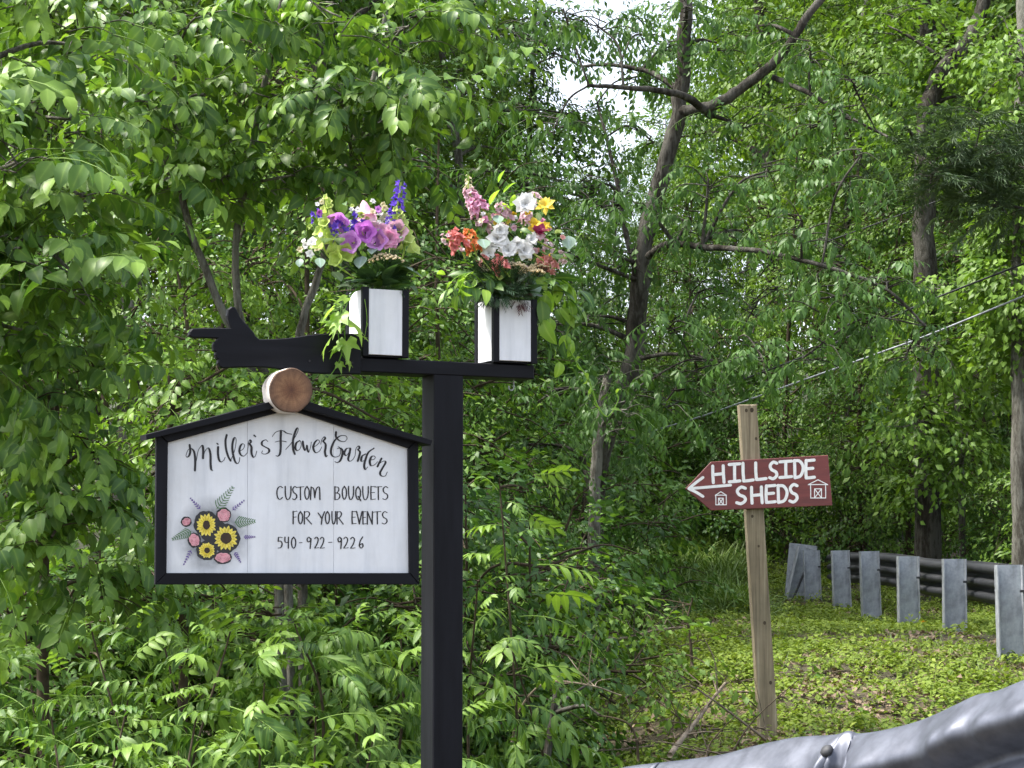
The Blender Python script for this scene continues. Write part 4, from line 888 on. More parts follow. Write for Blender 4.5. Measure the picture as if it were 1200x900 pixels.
make_tree('slender_tree', 'slender brown trunk standing just left of the leaning trunk\'s foot', 'tree',
          [px_stem([(695, 700, 13.2), (697, 590, 13.2), (703, 500, 13.2), (712, 440, 13.3)], .042, .03)],
          px_clumps([(715, 430, 13.1, 55), (690, 470, 13, 45), (735, 480, 13, 45)], 55), 'pin_mid', M['leaf_dark'], M['bark_grey'], 16, twigs=8, step=.2, scale=.8)

# --- ready-made kinds, copied over the woods behind
def proto_tree(seed, h, cr, nst, kind, mat, bark, z0=.18, r0=.16, twigs=16, step=.34, scale=1.0, fl=.55, tipb=.2, lean=.4):
    r = np.random.default_rng(seed); top = np.array([r.normal(0, lean), r.normal(0, lean), h])
    st = [([np.array([0, 0, -.1]), top*.35+r.normal(0, .12, 3), top*.7+r.normal(0, .2, 3), top], r0, r0*.25)]; cl = []
    for k in range(nst):
        f = z0+(1-z0)*(k+.5)/nst; rad = cr*(.45+.75*math.sin(math.pi*min(1, (f-z0)/(1-z0)*.85+.12))); a = k*2.4+r.normal(0, .4); q = rad*r.uniform(.25, .75)
        cl.append((np.array([math.cos(a)*q, math.sin(a)*q, f*h])+top*f*np.array([1, 1, 0]), rad*r.uniform(.5, .72), fl))
    return make_tree('forest_tree', 'x', 'tree', st, cl, kind, mat, bark, seed, twigs=twigs, step=step, scale=scale, tipb=tipb, br=.02, hz=.45)
PT = [proto_tree(300, 13, 2.6, 16, 'far', M['leaf_far'], M['bark']), proto_tree(301, 11, 2.4, 14, 'far', M['leaf_far'], M['bark_grey'], .25), proto_tree(302, 14, 2.9, 16, 'far', M['leaf_mid'], M['bark'], .3), proto_tree(303, 12, 2.3, 16, 'far', M['leaf_dark'], M['bark'], .12)]
PS = [proto_tree(310+k, 4.2+.6*k, 1.15, 9, 'mid', (M['leaf_mid'], M['leaf_dark'], M['leaf_mid'])[k], M['twig'], .15, .035, 14, .18, .64, tipb=.3) for k in range(3)]
PB = [proto_tree(320+k, 1.7, .95, 8, 'mid', (M['leaf_mid'], M['leaf_dark'], M['leaf_mid'])[k], M['twig'], .12, .02, 12, .19, .72, tipb=.25, lean=.1) for k in range(3)]
ANCH = [(-400, 'past the left edge'), (-40, 'at the left edge'), (60, 'above the left shrub'), (140, 'left of the pointing hand'), (260, 'above the pointing hand'), (340, 'above the log slice'), (400, 'left of the purple bouquet'), (470, 'behind the purple bouquet'), (520, 'above the black post'), (560, 'between the two bouquets'), (600, 'behind the coral bouquet'), (650, 'right of the coral bouquet'), (700, 'left of the leaning trunk'), (750, 'behind the leaning trunk'), (800, 'right of the leaning trunk'), (840, 'behind the red arrow tip'), (880, 'behind the red sign post'), (930, 'behind the letters of the red sign'), (965, 'at the red sign right end'), (1005, 'just right of the red sign'), (1050, 'over the middle of the far guardrail'), (1085, 'behind the thick bent trunk'), (1125, 'over the slim young trunk'), (1170, 'left of the vine-clad trunk'), (1220, 'right of the vine-clad trunk'), (1300, 'at the right edge'), (1420, 'past the right edge')]
SEEN = {}
def place_label(px, head, tail):
    a = min(ANCH, key=lambda t: abs(t[0]-px))[1]; k = SEEN.get((head, a), 0); SEEN[(head, a)] = k+1
    return head[0]+' '+head[1]+' '+a+tail+('' if k == 0 else (', farther back', ', farthest back', ', hindmost')[min(k, 3)-1])
def put(pool, k, px, Y, sc, rz, name, label, group, cat, dz=0.0):
    x = (px-600)/2400*Y; loc_ = (x, Y, float(ground_z(x, Y))-.05+dz)
    src = pool[k % len(pool)]; o = clone(src, loc_, rz, sc, label, group); o.name = name; o['category'] = cat
    return o
r_ = np.random.default_rng(99)
# tall trees: (x in picture, depth, kind, size)
G1, G2, G3 = 'woodland trees behind the left thicket', 'woodland trees behind the red sign and bank', 'woodland trees beyond the far guardrail'
tall = [(-150, 38, 0, 1.1), (-20, 42, 1, 1.1), (110, 36, 3, 1), (200, 44, 2, 1.1), (290, 38, 0, .95), (400, 42, 1, .95), (490, 37, 3, .8), (440, 30, 2, .75), (150, 31, 0, .9), (1020, 52, 0, 1.2), (1200, 50, 1, 1.2), (1110, 46, 3, 1.2), (900, 52, 1, .95), (-260, 17, 1, .8), (-120, 15, 3, .75), (20, 18, 0, .9), (140, 14.5, 1, .7), (250, 19, 2, .85), (380, 16, 3, .7), (470, 21, 0, .8), (60, 26, 2, 1), (320, 27, 1, .9), (560, 24, 1, .65), (610, 20, 3, .45), (540, 17, 1, .5), (-160, 24, 2, 1),
        (640, 33, 1, .42), (730, 36, 3, .40), (820, 31, 1, .5), (590, 42, 2, .45), (700, 46, 0, .42), (790, 45, 2, .5),
        (900, 29, 2, .85), (960, 34, 0, .9), (1010, 26, 1, .75), (1120, 23, 0, .9), (1180, 27, 2, 1), (1270, 22, 3, .9), (1060, 33, 3, 1), (1150, 36, 2, 1.05), (1350, 27, 0, 1), (1240, 34, 1, 1), (880, 40, 3, .8), (980, 45, 2, .95), (1400, 19, 1, .9), (1500, 25, 2, 1)]
for q, (px, Y, k, s) in enumerate(sorted(tall, key=lambda t: t[1])):
    g = G1 if px < 590 else G2 if px < 870 else G3; lb = place_label(px, ('tall leafy' if s > .6 else 'low distant', 'forest tree'), ' in the woods')
    put(PT, k, px, Y, (s, s, s*r_.uniform(.95, 1.12)), r_.uniform(0, 6.28), 'forest_tree', lb, g, 'tree')
sap_pos = [(1060, 20.5, 0, .9), (1130, 21, 2, 1.0), (1010, 22, 1, 1.0), (920, 23, 2, .95), (1200, 20, 1, 1), (840, 25, 1, .85), (770, 26, 0, .85), (560, 12.5, 1, .75), (480, 11.5, 0, .8), (400, 12, 2, .8), (300, 12.2, 1, .75), (210, 11.5, 0, .75), (110, 11.8, 2, .8), (10, 11, 1, .75), (-90, 10, 0, .75), (1270, 17.5, 2, .9), (960, 26, 0, 1.1), (700, 23, 2, .8)]
for q, (px, Y, k, s) in enumerate(sorted(sap_pos, key=lambda t: t[1])):
    g = 'young trees of the understory'; lb = place_label(px, ('slim young', 'tree'), ', in the understory')
    put(PS, k, px, Y, s, r_.uniform(0, 6.28), 'young_tree', lb, g, 'tree')
bush = [(620, 11.2, 0, .55), (672, 12.4, 1, .36), (715, 14.5, 2, .34), (632, 13.2, 1, .7), (780, 25, 0, .9), (700, 15.5, 1, .85), (590, 10.2, 2, .8), (560, 9.6, 1, .9), (810, 25.5, 1, 1), (745, 24.5, 2, 1), (860, 23.5, 1, 1), (900, 23, 0, .8), (950, 22.5, 1, 1), (1000, 21.8, 2, .85), (1050, 21.5, 1, .95), (1100, 20.5, 0, .75), (1150, 20, 2, .7), (1190, 18.5, 1, .7), (1240, 17.5, 0, .8), (930, 25, 1, 1.3), (1040, 25, 1, 1.3), (1130, 25, 0, 1.3), (830, 26, 2, 1.2), (520, 10, 0, .9), (450, 10.2, 1, 1), (370, 10.3, 2, 1), (290, 10.4, 1, 1), (200, 10, 0, 1), (100, 9.9, 1, 1), (10, 9.6, 2, 1), (-80, 9, 1, 1), (560, 15, 1, 1.2), (620, 17, 0, 1.2), (590, 20, 1, 1.4), (660, 21, 2, 1.3), (720, 24, 1, 1.4), (520, 14, 2, 1.2), (1210, 22.5, 1, 1.1)]
for q, (px, Y, k, s) in enumerate(sorted(bush, key=lambda t: t[1])):
    g = 'shrubs on the ground' ; lb = place_label(px, ('low bushy', 'shrub'), ', behind the saplings' if px < 560 else ', in the gully' if px < 790 else ', at the wood edge')
    put(PB, k, px, Y, (s, s, s*r_.uniform(.8, 1.1)), r_.uniform(0, 6.28), 'shrub', lb, g, 'shrub')
for o in PT+PS+PB:
    for c in list(o.children): bpy.data.objects.remove(c)
    bpy.data.objects.remove(o)
# named trunks at the right
def bare_trunk(pts, r0, r1, label, seed, bark, cl):
    make_tree('tall_tree', label, 'tree', [px_stem(pts, r0, r1)], px_clumps(cl, seed, .5, .6), 'mid', M['leaf_mid'], bark, seed, twigs=12, step=.25, scale=1.0, br=.014)
bare_trunk([(1197, 650, 17.0), (1196, 500, 17), (1196, 330, 17.1), (1199, 150, 17.2), (1203, -60, 17.3)], .085, .07, 'grey vine-clad trunk at the right edge of the picture', 401, M['bark_grey'], [(1190+6*((k*3) % 4-1.5), 60+k*32, 16.85, 30) for k in range(12)]+[(1180, 60, 16.9, 60), (1205, 200, 16.9, 45)])
bare_trunk([(1086, 640, 18.9), (1085, 400, 18.9), (1083, 250, 18.9), (1085, 150, 18.9), (1100, 90, 19), (1140, 40, 19.2), (1160, -30, 19.3)], .125, .06, 'thick bare trunk with a bent top in the woods right of the red sign', 402, M['bark'], [(1120, 60, 19.2, 60), (1060, 90, 19.3, 60), (1150, 120, 19.4, 50), (1040, 30, 19.5, 70), (1110, 350, 18.3, 45), (1060, 150, 18.5, 40)])
bare_trunk([(1128, 640, 18.5), (1126, 550, 18.5), (1122, 480, 18.5), (1110, 400, 18.6)], .035, .02, 'slim young trunk above the right part of the far guardrail', 403, M['bark_grey'], [(1110, 340, 18.3, 55), (1140, 380, 18.4, 50), (1075, 420, 18.2, 50), (1100, 480, 18.1, 55), (1060, 500, 18, 45), (1130, 530, 18.2, 45), (1080, 560, 18.1, 45), (1150, 460, 18.5, 45)])
bare_trunk([(1000, 640, 23), (998, 520, 23), (993, 380, 23), (995, 200, 23)], .075, .05, 'dark straight trunk in the shade behind the red sign\'s right end', 404, M['bark'], [(1000, 250, 22.5, 60), (960, 180, 22.6, 60), (1030, 300, 22.5, 50)])

make_tree('pine_tree', 'dark soft-needled pine boughs reaching in at the upper right edge', 'tree', [px_stem([(1290, 640, 15.5), (1285, 400, 15.5), (1280, 200, 15.5), (1278, 0, 15.5)], .10, .06),
          ([at(1282, 260, 15.5), at(1220, 205, 15.3), at(1150, 190, 15.2), at(1090, 205, 15.1)], .02, .006), ([at(1282, 300, 15.5), at(1220, 250, 15.3), at(1150, 240, 15.2)], .02, .006)],
          px_clumps([(1210, 170, 15.3, 45), (1165, 175, 15.2, 45), (1120, 190, 15.2, 42), (1090, 215, 15.1, 36), (1140, 220, 15.2, 45), (1185, 215, 15.2, 50), (1225, 230, 15.3, 50), (1180, 250, 15.3, 45), (1070, 180, 15.2, 45), (1150, 140, 15.3, 45)], 6, .5, .5), 'needle', M['leaf_pine'], M['bark'], 17, twigs=9, step=.12, scale=1.0, sag=.1, tipb=0)
# ------------------------------------------------------------------ overhead wires
for k, (pts, lb) in enumerate((([(640, 528, 20.5), (796, 471, 19), (905, 432, 18), (972, 405, 17.4), (1090, 352, 16.3), (1260, 286, 14.8)], 'upper of two dark cables crossing behind the red sign post\'s top'),
                               ([(640, 542, 20.5), (772, 503, 19.3), (834, 484, 18.7), (940, 446, 17.6), (1035, 412, 16.7), (1100, 388, 16.1), (1260, 322, 14.8)], 'lower pale cable crossing behind the red sign post\'s top'),
                               ([(860, 322, 18.5), (950, 290, 17.6), (1100, 235, 16.2), (1260, 172, 14.8)], 'thin high cable crossing the woods at the right'))):
    P = np.array([at(*q) for q in pts]); mb = MB(); mb.tube(spline(P, 6)-P[0], .008 if k < 2 else .005, 6); o = mb.build('utility_cable', M['galv_dark'] if k != 1 else M['galv_post'], None, True); o.location = P[0]
    prop(o, lb, 'cable', 'overhead cables')

# ------------------------------------------------------------------ low plants on the bank
def in_bank(n, seed, x0, x1, y0, y1):
    r = np.random.default_rng(seed); x = r.uniform(x0, x1, n); y = r.uniform(y0, y1, n); return r, x, y
def patch(x, y, s=1.0, ph=0.0): return .5+.25*(np.sin(1.3*s*x+.7*s*y+ph)+np.sin(2.1*s*x-1.6*s*y+1.3+ph)*.6+np.sin(4.3*s*x+3.1*s*y+2.2*ph)*.45+np.sin(-6.7*s*x+7.3*s*y)*.3)
weed_tpl = []
for k in range(4):
    r = np.random.default_rng(700+k); parts = []
    for j in range(8):
        v, t, m = leaf_shape(r.uniform(.032, .058), r.uniform(.020, .034), 1, .2, .5); a = r.uniform(0, 6.28); h = r.uniform(.01, .09)
        parts.append((v @ orient(a, r.uniform(-.5, .35), r.normal(0, .3)).T+np.array([math.cos(a)*.015, math.sin(a)*.015, h]), t, m, r.uniform(0, .5)*(h > .05)))
    weed_tpl.append(Tpl(parts))
grass_tpl = []
for k in range(4):
    r = np.random.default_rng(720+k); parts = []
    for j in range(8):
        v, t, m = leaf_shape(r.uniform(.10, .22), .007, 2 if k < 2 else 1, .1, r.uniform(.5, 1.4)); parts.append((v @ orient(r.uniform(0, 6.28), -r.uniform(.7, 1.35)).T+np.array([r.normal(0, .02), r.normal(0, .02), 0]), t, m, r.uniform(0, .5)))
    grass_tpl.append(Tpl(parts))
def cover(name, label, cat, tpl, mat, n, seed, box, dens, sz, up=.2, lift=-.005):
    r, x, y = in_bank(n, seed, *box); keep = (r.uniform(0, 1, n) < dens(x, y)) & (x < .29*y+.5); x, y = x[keep], y[keep]; P = np.column_stack([x, y, ground_z(x, y)+lift])
    D = np.column_stack([np.cos(a := r.uniform(0, 6.28, len(x))), np.sin(a), r.normal(0, up, len(x))]); s = r.uniform(*sz, len(x))
    V, T, A = scatter(tpl, P, D, s, seed=seed); o = link(name, np_mesh(name, V, [T], mat, A, True)); prop(o, label, cat, kind='stuff')
bare = lambda x, y: np.clip(1.2-1.05*np.exp(-((x-1.75)/.5)**2-((y-10.8)/1.0)**2)-.45*np.exp(-((x-2.4)/.3)**2-((y-12.6)/1.3)**2)-.8*np.exp(-((x-.95)/.35)**2-((y-9.0)/1.2)**2), .05, 1)
cover('weeds', 'low leafy weeds covering the sunlit grassy bank', 'weeds', weed_tpl, M['weed'], 76000, 31, (-.6, 6.5, 6.2, 22), lambda x, y: np.clip(patch(x, y, 1.4)*1.7-.22, .10, 1)*bare(x, y)*np.where(x > .3, 1, .35), (.35, .95))
cover('grass', 'tufts of green grass among the weeds on the bank', 'grass', grass_tpl, M['grass'], 24000, 32, (-.6, 6.5, 6.2, 24), lambda x, y: np.clip(patch(x, y, 1.1, 1.7)-.1, .05, .8)*bare(x, y), (.25, .7), .1)
cover('tall_grass', 'tall green grass growing behind the red sign post', 'grass', grass_tpl, M['grass'], 7000, 33, (.6, 3.0, 16, 24), lambda x, y: np.clip(patch(x, y, .9, .4)+.25, 0, 1)*np.where(x < 2.05+np.maximum(0, y-20)*.3, 1, .0), (1.2, 2.4), .1)
litter_tpl = [Tpl([(lambda q: (q[0] @ orient(rng.uniform(0, 6.28), rng.uniform(-.3, .2)).T+rng.normal(0, .03, 3)*[1, 1, .15], q[1], q[2], rng.uniform(0, 1)))(leaf_shape(rng.uniform(.03, .06), .025, 1, .4, .8)) for j in range(6)]) for k in range(3)]
M['litter'] = leaf_mat('litter', (.045, .030, .018), (.11, .072, .042), (.22, .165, .11), trans=.1, rough=.8)
cover('leaf_litter', 'brown fallen leaves scattered over the bare soil of the bank', 'leaf litter', litter_tpl, M['litter'], 22000, 34, (-1, 6, 6.2, 20), lambda x, y: np.clip(1.1-bare(x, y)*.75-patch(x, y, 1.4)*.25, .07, 1), (.6, 1.5), .1, .012)
cover('taller_weeds', 'taller broad leaved weeds standing out of the bank', 'weeds', [twig_tpl(8, .15, (.05, .026), 1, seed=770+k, droop=(-.5, .3)) for k in range(4)], M['weed'], 2600, 36, (.2, 6.5, 6.5, 20), lambda x, y: np.clip(patch(x, y, 2.2, 2.9)-.2, .02, .7), (.6, 1.3), 1.2)
# broad low plants of the gully
cover('ground_cover', 'broad leaved dark green ground cover in the gully', 'ground cover', [twig_tpl(7, .16, (.06, .045), 1, seed=750+k, droop=(-.2, .4)) for k in range(4)], M['leaf_mid'], 9000, 35, (-1.2, 1.8, 7.5, 20), lambda x, y: np.clip(1.2-sstep(x-(y-10)*.05, .2, 1.0)*1.15, .03, 1)*np.clip(patch(x, y, 1.2, .9)*1.3, .15, 1), (.7, 1.3), .6)

# tangled dead sticks of the gully, too many to tell apart
M['stick'] = simple('stick', [(.3, (.045, .034, .024)), (.7, (.16, .13, .10))], 18, .9, None, .4, spec=.2); mb = MB(); g = np.random.default_rng(44)
for k in range(105):
    x = g.uniform(-.3, 1.25); y = g.uniform(7.6, 15); z = float(ground_z(x, y)); a = g.uniform(0, 6.28); L = g.uniform(.15, .7); e = abs(g.normal(0, .45)); d = np.array([math.cos(a)*math.cos(e), math.sin(a)*math.cos(e), math.sin(e)]); p = np.array([x, y, z+g.uniform(0, .12)])
    mb.tube(spline([p, p+d*L*.5+g.normal(0, .04, 3), p+d*L+g.normal(0, .06, 3)-[0, 0, .05]], 3), np.linspace(.0045, .0014, 7)*g.uniform(.6, 1.3), 4, False)
prop(mb.build('brushwood', M['stick'], None, True), 'tangle of dead sticks on the shaded slope left of the red sign post', 'brushwood', kind='stuff')
# fallen and bare twigs
def twig_thing(name, label, cat, pts, r0, r1, mat, side=0, seed=0, group=None):
    P = np.array([at(*q) for q in pts]); r = np.random.default_rng(seed); C = spline(P, 6); mb = MB(); b = C[0].copy(); mb.tube(C-b, np.linspace(r0, r1, len(C)), 6)
    for k in range(side):
        i = int(r.integers(3, len(C)-2)); d = r.normal(0, 1, 3); d[2] = abs(d[2])*.8; d /= np.linalg.norm(d); L = r.uniform(.12, .4); mb.tube(spline([C[i]-b, C[i]-b+d*L*.5+r.normal(0, .02, 3), C[i]-b+d*L], 4), np.linspace(r1*.8, r1*.35, 9), 4)
    o = mb.build(name, mat, None, True); o.location = b; prop(o, label, cat, group); return o
twig_thing('bare_stem', 'arching dark bare stem at the bottom, left of the guardrail end', 'stem', [(748, 892, 8.6), (746, 868, 8.6), (738, 850, 8.6), (722, 842, 8.6), (700, 838, 8.7)], .007, .003, M['twig'], 2, 1)
twig_thing('dead_branch', 'grey fallen branch lying on the slope left of the red sign post', 'branch', [(785, 885, 8.8), (800, 865, 9.0), (820, 840, 9.4), (838, 815, 9.8), (850, 800, 10.2)], .014, .006, M['deadwood'], 4, 2)
twig_thing('dead_branch', 'thin pale dead branch across the shrubs in the gully', 'branch', [(690, 745, 13), (730, 748, 13), (770, 738, 13), (800, 735, 13.2)], .012, .005, M['deadwood'], 5, 3)
twig_thing('bare_stem', 'dark leafless shoot standing on the slope left of the red sign', 'stem', [(811, 780, 11.2), (809, 750, 11.2), (806, 725, 11.2), (812, 700, 11.2)], .010, .004, M['twig'], 6, 4)
twig_thing('dead_branch', 'pale looping dead twigs low beside the black post', 'branch', [(600, 870, 8.3), (610, 830, 8.2), (640, 800, 8.2), (690, 803, 8.2), (728, 815, 8.3)], .006, .003, M['deadwood'], 7, 5)
twig_thing('broken_stump', 'thin broken brown stump at the bottom beside the black post', 'stump', [(638, 905, 8.4), (645, 860, 8.4), (652, 815, 8.4), (655, 806, 8.4)], .020, .014, M['bark'], 2, 6)
# dandelion by a guardrail post
dp = at(1081, 741, 14.4); dp[2] = float(ground_z(dp[0], dp[1]))-.01
dn = prop(empty('dandelion', tuple(dp)), 'small yellow flower beside a far guardrail post', 'flower'); mb = MB(); hz_ = at(1081, 729, 14.4)[2]-dp[2]
mb.tube([(0, 0, 0), (.005, 0, hz_)], .003, 5); mb.build('stem', M['grass'], dn)
M['dandelion'] = flat('dandelion', (.75, .42, .02), .7); mb = MB()
for k in range(26):
    v, t, m = leaf_shape(.026, .008, 1, .1, .3); mb.add(v @ orient(k*2.4, -.15-.05*(k % 20)).T+[.005, 0, hz_], t)
mb.build('petals', M['dandelion'], dn)
# ------------------------------------------------------------------ bouquets
def Bq(px, py, off=0.0):
    d = ray(px, py); o = PO+NF*off; t = np.dot(o-EYE, NF)/np.dot(d, NF); return EYE+d*t
TOCAM = np.array([0, -1.0, 0.05])
def petal_mat(name, c, c2=None, trans=.45):
    m, n, l, b = new_mat(name); oi = n.new('ShaderNodeObjectInfo'); t = noise(n, l, 70, 3, .6)
    ad = nd(n, 'ShaderNodeMath', operation='MULTIPLY_ADD'); l.new(oi.outputs['Random'], ad.inputs[0]); ad.inputs[1].default_value = .45; l.new(t.outputs['Fac'], ad.inputs[2])
    c2 = c2 or tuple(min(1, x*.6+.35*max(c)) for x in c); r = ramp(n, [(.35, tuple(x*.8 for x in c)), (.6, c), (1, c2)]); l.new(ad.outputs[0], r.inputs[0]); l.new(r.outputs[0], b.inputs['Base Color']); b.inputs['Roughness'].default_value = .55
    tr = n.new('ShaderNodeBsdfTranslucent'); l.new(r.outputs[0], tr.inputs[0]); ms = n.new('ShaderNodeMixShader'); ms.inputs[0].default_value = trans
    l.new(b.outputs[0], ms.inputs[1]); l.new(tr.outputs[0], ms.inputs[2]); l.new(ms.outputs[0], n['Material Output'].inputs[0]); return m
for nm, c, c2 in (('f_purple', (.52, .16, .60), (.68, .38, .74)), ('f_pink', (.72, .30, .50), (.80, .50, .64)), ('f_pale', (.75, .50, .58), (.80, .66, .68)), ('f_blue', (.11, .05, .48), (.20, .10, .62)), ('f_lime', (.44, .58, .11), (.60, .70, .24)),
                  ('f_white', (.84, .84, .82), (.88, .88, .87)), ('f_cream', (.72, .66, .42), (.80, .76, .58)), ('f_yarrow', (.76, .62, .38), (.82, .74, .54)), ('f_coral', (.76, .25, .23), (.80, .48, .44)), ('f_orange', (.75, .22, .06), (.8, .36, .14)), ('f_yellow', (.80, .58, .03), (.82, .68, .12)), ('f_wine', (.34, .02, .09), (.5, .08, .16))):
    M[nm] = petal_mat(nm, c, c2)
M['euca'] = leaf_mat('euca', (.13, .20, .15), (.20, .29, .22), (.28, .38, .28), trans=.2)
M['vine'] = leaf_mat('vine', (.14, .28, .04), (.24, .40, .06), (.40, .55, .10), trans=.5)
M['bq_leaf'] = leaf_mat('bq_leaf', (.022, .055, .022), (.045, .10, .035), (.08, .16, .05), trans=.25)
M['fernleaf'] = leaf_mat('fernleaf', (.012, .035, .016), (.022, .055, .025), (.04, .08, .03), trans=.1)
M['wine_leaf'] = leaf_mat('wine_leaf', (.035, .010, .014), (.06, .015, .02), (.10, .03, .03), trans=.1)

def frame_of(d, roll=0.0): return frames(np.asarray(d, float)[None], np.array([roll]))[0]
def cup(L, r0, r1, lobes=5, flare=.35, n=20, depth=.12):
    """bell opening along +x"""
    th = np.linspace(0, 2*np.pi, n, endpoint=False); V = []; st = [(0, .25), (.15, .75), (.4, .95), (.7, 1.0), (.9, 1.08), (1.0, 1.0+flare)]
    for k, (t, f) in enumerate(st):
        rad = (r0+(r1-r0)*t)*f*(1+(depth*np.cos(lobes*th) if k >= 4 else .03*np.cos(lobes*th))); V.append(np.column_stack([np.full(n, L*t)+(-.1*L*np.abs(np.sin(lobes*th/2)) if k == 5 else 0), rad*np.cos(th), rad*np.sin(th)]))
    i = np.arange(n); j = (i+1) % n; Q = np.concatenate([np.column_stack([k*n+i, k*n+j, (k+1)*n+j, (k+1)*n+i]) for k in range(5)])
    return np.concatenate(V), Q
def put_cup(parent, base, px, py, off, d, L, r0, r1, mat, name='bell_flower', **kw):
    L *= 1.1; r1 *= 1.18; V, Q = cup(L, r0, r1, **kw); p = Bq(px, py, off); F = frame_of(d); return link(name, np_mesh(name, V @ F.T+(p-base)-np.asarray(d)/np.linalg.norm(d)*L*.5, [Q], mat, None, True), parent)
def rosette(n_lay, r, seed, open_=.5, w=.8, detail=2, curl=.7, count=6):
    """layered petals opening along +x -> V,T"""
    g = np.random.default_rng(seed); V = []; T = []; n = 0
    for a in range(n_lay):
        rr = r*(1-.25*a/n_lay)
        for k in range(count):
            v, t, m = leaf_shape(rr*g.uniform(.85, 1.1), rr*w*g.uniform(.9, 1.15), detail, g.uniform(.2, .5), curl*g.uniform(.6, 1.2), g.uniform(-.3, .3), belly=.62)
            v = v*[1, 1, -1]; tilt = -open_*(1-.7*a/n_lay)*g.uniform(.85, 1.15)
            v = v @ rotm((0, 1, 0), -(math.pi/2-abs(tilt)*1.5)*.0+tilt).T @ rotm((1, 0, 0), (k+.5*a)*2*math.pi/count+g.normal(0, .15)).T
            V.append(v); T.append(t+n); n += len(v)
    return np.concatenate(V), np.concatenate(T)
def put_rosette(parent, base, px, py, off, d, r, mat, seed, name='blossom', **kw):
    V, T = rosette(kw.pop('lay', 3), r*1.18, seed, **kw); p = Bq(px, py, off); F = frame_of(d, seed*1.3); o = link(name, np_mesh(name, V @ F.T+(p-base), [T], mat, None, True), parent); return o
def stem(parent, base, pts, r, mat, name='stem'):
    mb = MB(); mb.tube(spline(pts, 6)-base, r, 5); return mb.build(name, mat, parent, True)
def spike(parent, base, p0, p1, n, r0, r1, mat, seed, name='flower_spike', budmat=None, kind='star'):
    n = int(n*1.35); r0 *= 1.28; r1 *= 1.28
    """florets spiralling round a stem from p0 (below) to p1 (tip)"""
    g = np.random.default_rng(seed); p0, p1 = np.asarray(p0), np.asarray(p1); V = []; T = []; n0 = 0; ax = p1-p0; ax /= np.linalg.norm(ax); x = np.cross(ax, [0, 1, 0]); x /= np.linalg.norm(x); y = np.cross(ax, x)
    for k in range(n):
        f = (k+.5)/n; a = k*2.4+g.normal(0, .2); rr = r0+(r1-r0)*f; d = (x*math.cos(a)+y*math.sin(a))*1+ax*(.25+.6*f); p = p0+(p1-p0)*f+(x*math.cos(a)+y*math.sin(a))*rr*.6
        v, t = rosette(1, rr, seed+k, open_=.55, w=.75, detail=1, curl=.5, count=5) if kind == 'star' else rosette(2, rr, seed+k, open_=.3, w=1.0, detail=1, curl=1.0, count=4)
        v = v @ frame_of(d, g.uniform(0, 6)).T+p-base; V.append(v); T.append(t+n0); n0 += len(v)
    sp_ = link(name, np_mesh(name, np.concatenate(V), [np.concatenate(T)], mat, None, True), parent)
    mb = MB(); mb.tube(spline([p0-ax*.03-base, (p0+p1)/2-base, p1-base], 4), .0028, 5); st = mb.build('stem', M['f_lime'], sp_, True)
    return sp_
LEAFM = {}
def leaf_obj(parent, base, px, py, off, d, L, W, mat, name='leaf', fold=.2, droop=.5, belly=.42, roll=0.0, seed=0):
    key = (round(W/L, 2), mat.name, round(droop, 1), belly)
    if key not in LEAFM:
        v, t, m = leaf_shape(1, W/L, 6, fold, droop, .1, belly); LEAFM[key] = np_mesh(name, v, [t], mat, dict(lv=np.full(len(v), .25), mid=m, tip=np.zeros(len(v))), True)
    F = frame_of(d, roll); return link(name, LEAFM[key], parent, Matrix.Translation(Vector(Bq(px, py, off)-base)) @ Matrix([list(q) for q in F]).to_4x4() @ Matrix.Scale(L, 4))
def yarrow(parent, base, px, py, off, w, seed):
    g = np.random.default_rng(seed); c = Bq(px, py, off); mb = MB(); ms = MB()
    for k in range(70):
        a = k*2.4; q = w*math.sqrt(k/70)*.5; p = c+np.array([math.cos(a)*q, math.sin(a)*q*.9, -.85*q*q/w+g.normal(0, .002)])-base; rr = g.uniform(.0035, .006)
        o8 = np.array([(1, 0, 0), (0, 1, 0), (-1, 0, 0), (0, -1, 0), (0, 0, .9), (0, 0, -.6)])*rr; mb.add(o8+p, [[0, 1, 4], [1, 2, 4], [2, 3, 4], [3, 0, 4], [1, 0, 5], [2, 1, 5], [3, 2, 5], [0, 3, 5]])
        if k % 4 == 0: ms.tube([p, (p+(c-base)*2+np.array([0, 0, -.09]))/3, c-base+np.array([0, 0, -.07])], .0011, 3, False)
    o = mb.build('yarrow_head', M['f_yarrow'], parent, True); ms.build('stalk', M['bq_leaf'], o)
def fuzz(parent, base, px, py, off, rx, rz, n, seed, mat, L=.03):
    g = np.random.default_rng(seed); c = Bq(px, py, off); th = g.uniform(0, 6.28, n); q = np.sqrt(g.uniform(0, 1, n)); P = c-base+np.column_stack([np.cos(th)*q*rx, g.uniform(-.5, .5, n)*rx, np.sin(th)*q*rz])
    D = np.column_stack([np.cos(th), g.normal(-.3, .5, n), np.sin(th)*.8+.1]); tp = Tpl([(lambda z: (z[0], z[1], z[2], .2))(leaf_shape(L, L*.10, 1, .1, .5))]+[(lambda z: (z[0] @ orient(s*.6, 0).T+[L*f, 0, 0], z[1], z[2], .3))(leaf_shape(L*.45, L*.07, 1, .1, .4)) for f in (.25, .45, .65, .85) for s in (-1, 1)])
    V, T, A = scatter([tp], P, D, g.uniform(.7, 1.3, n), seed=seed); o = link('fern', np_mesh('fern', V, [T], mat, A, True), parent); o['kind'] = 'stuff'

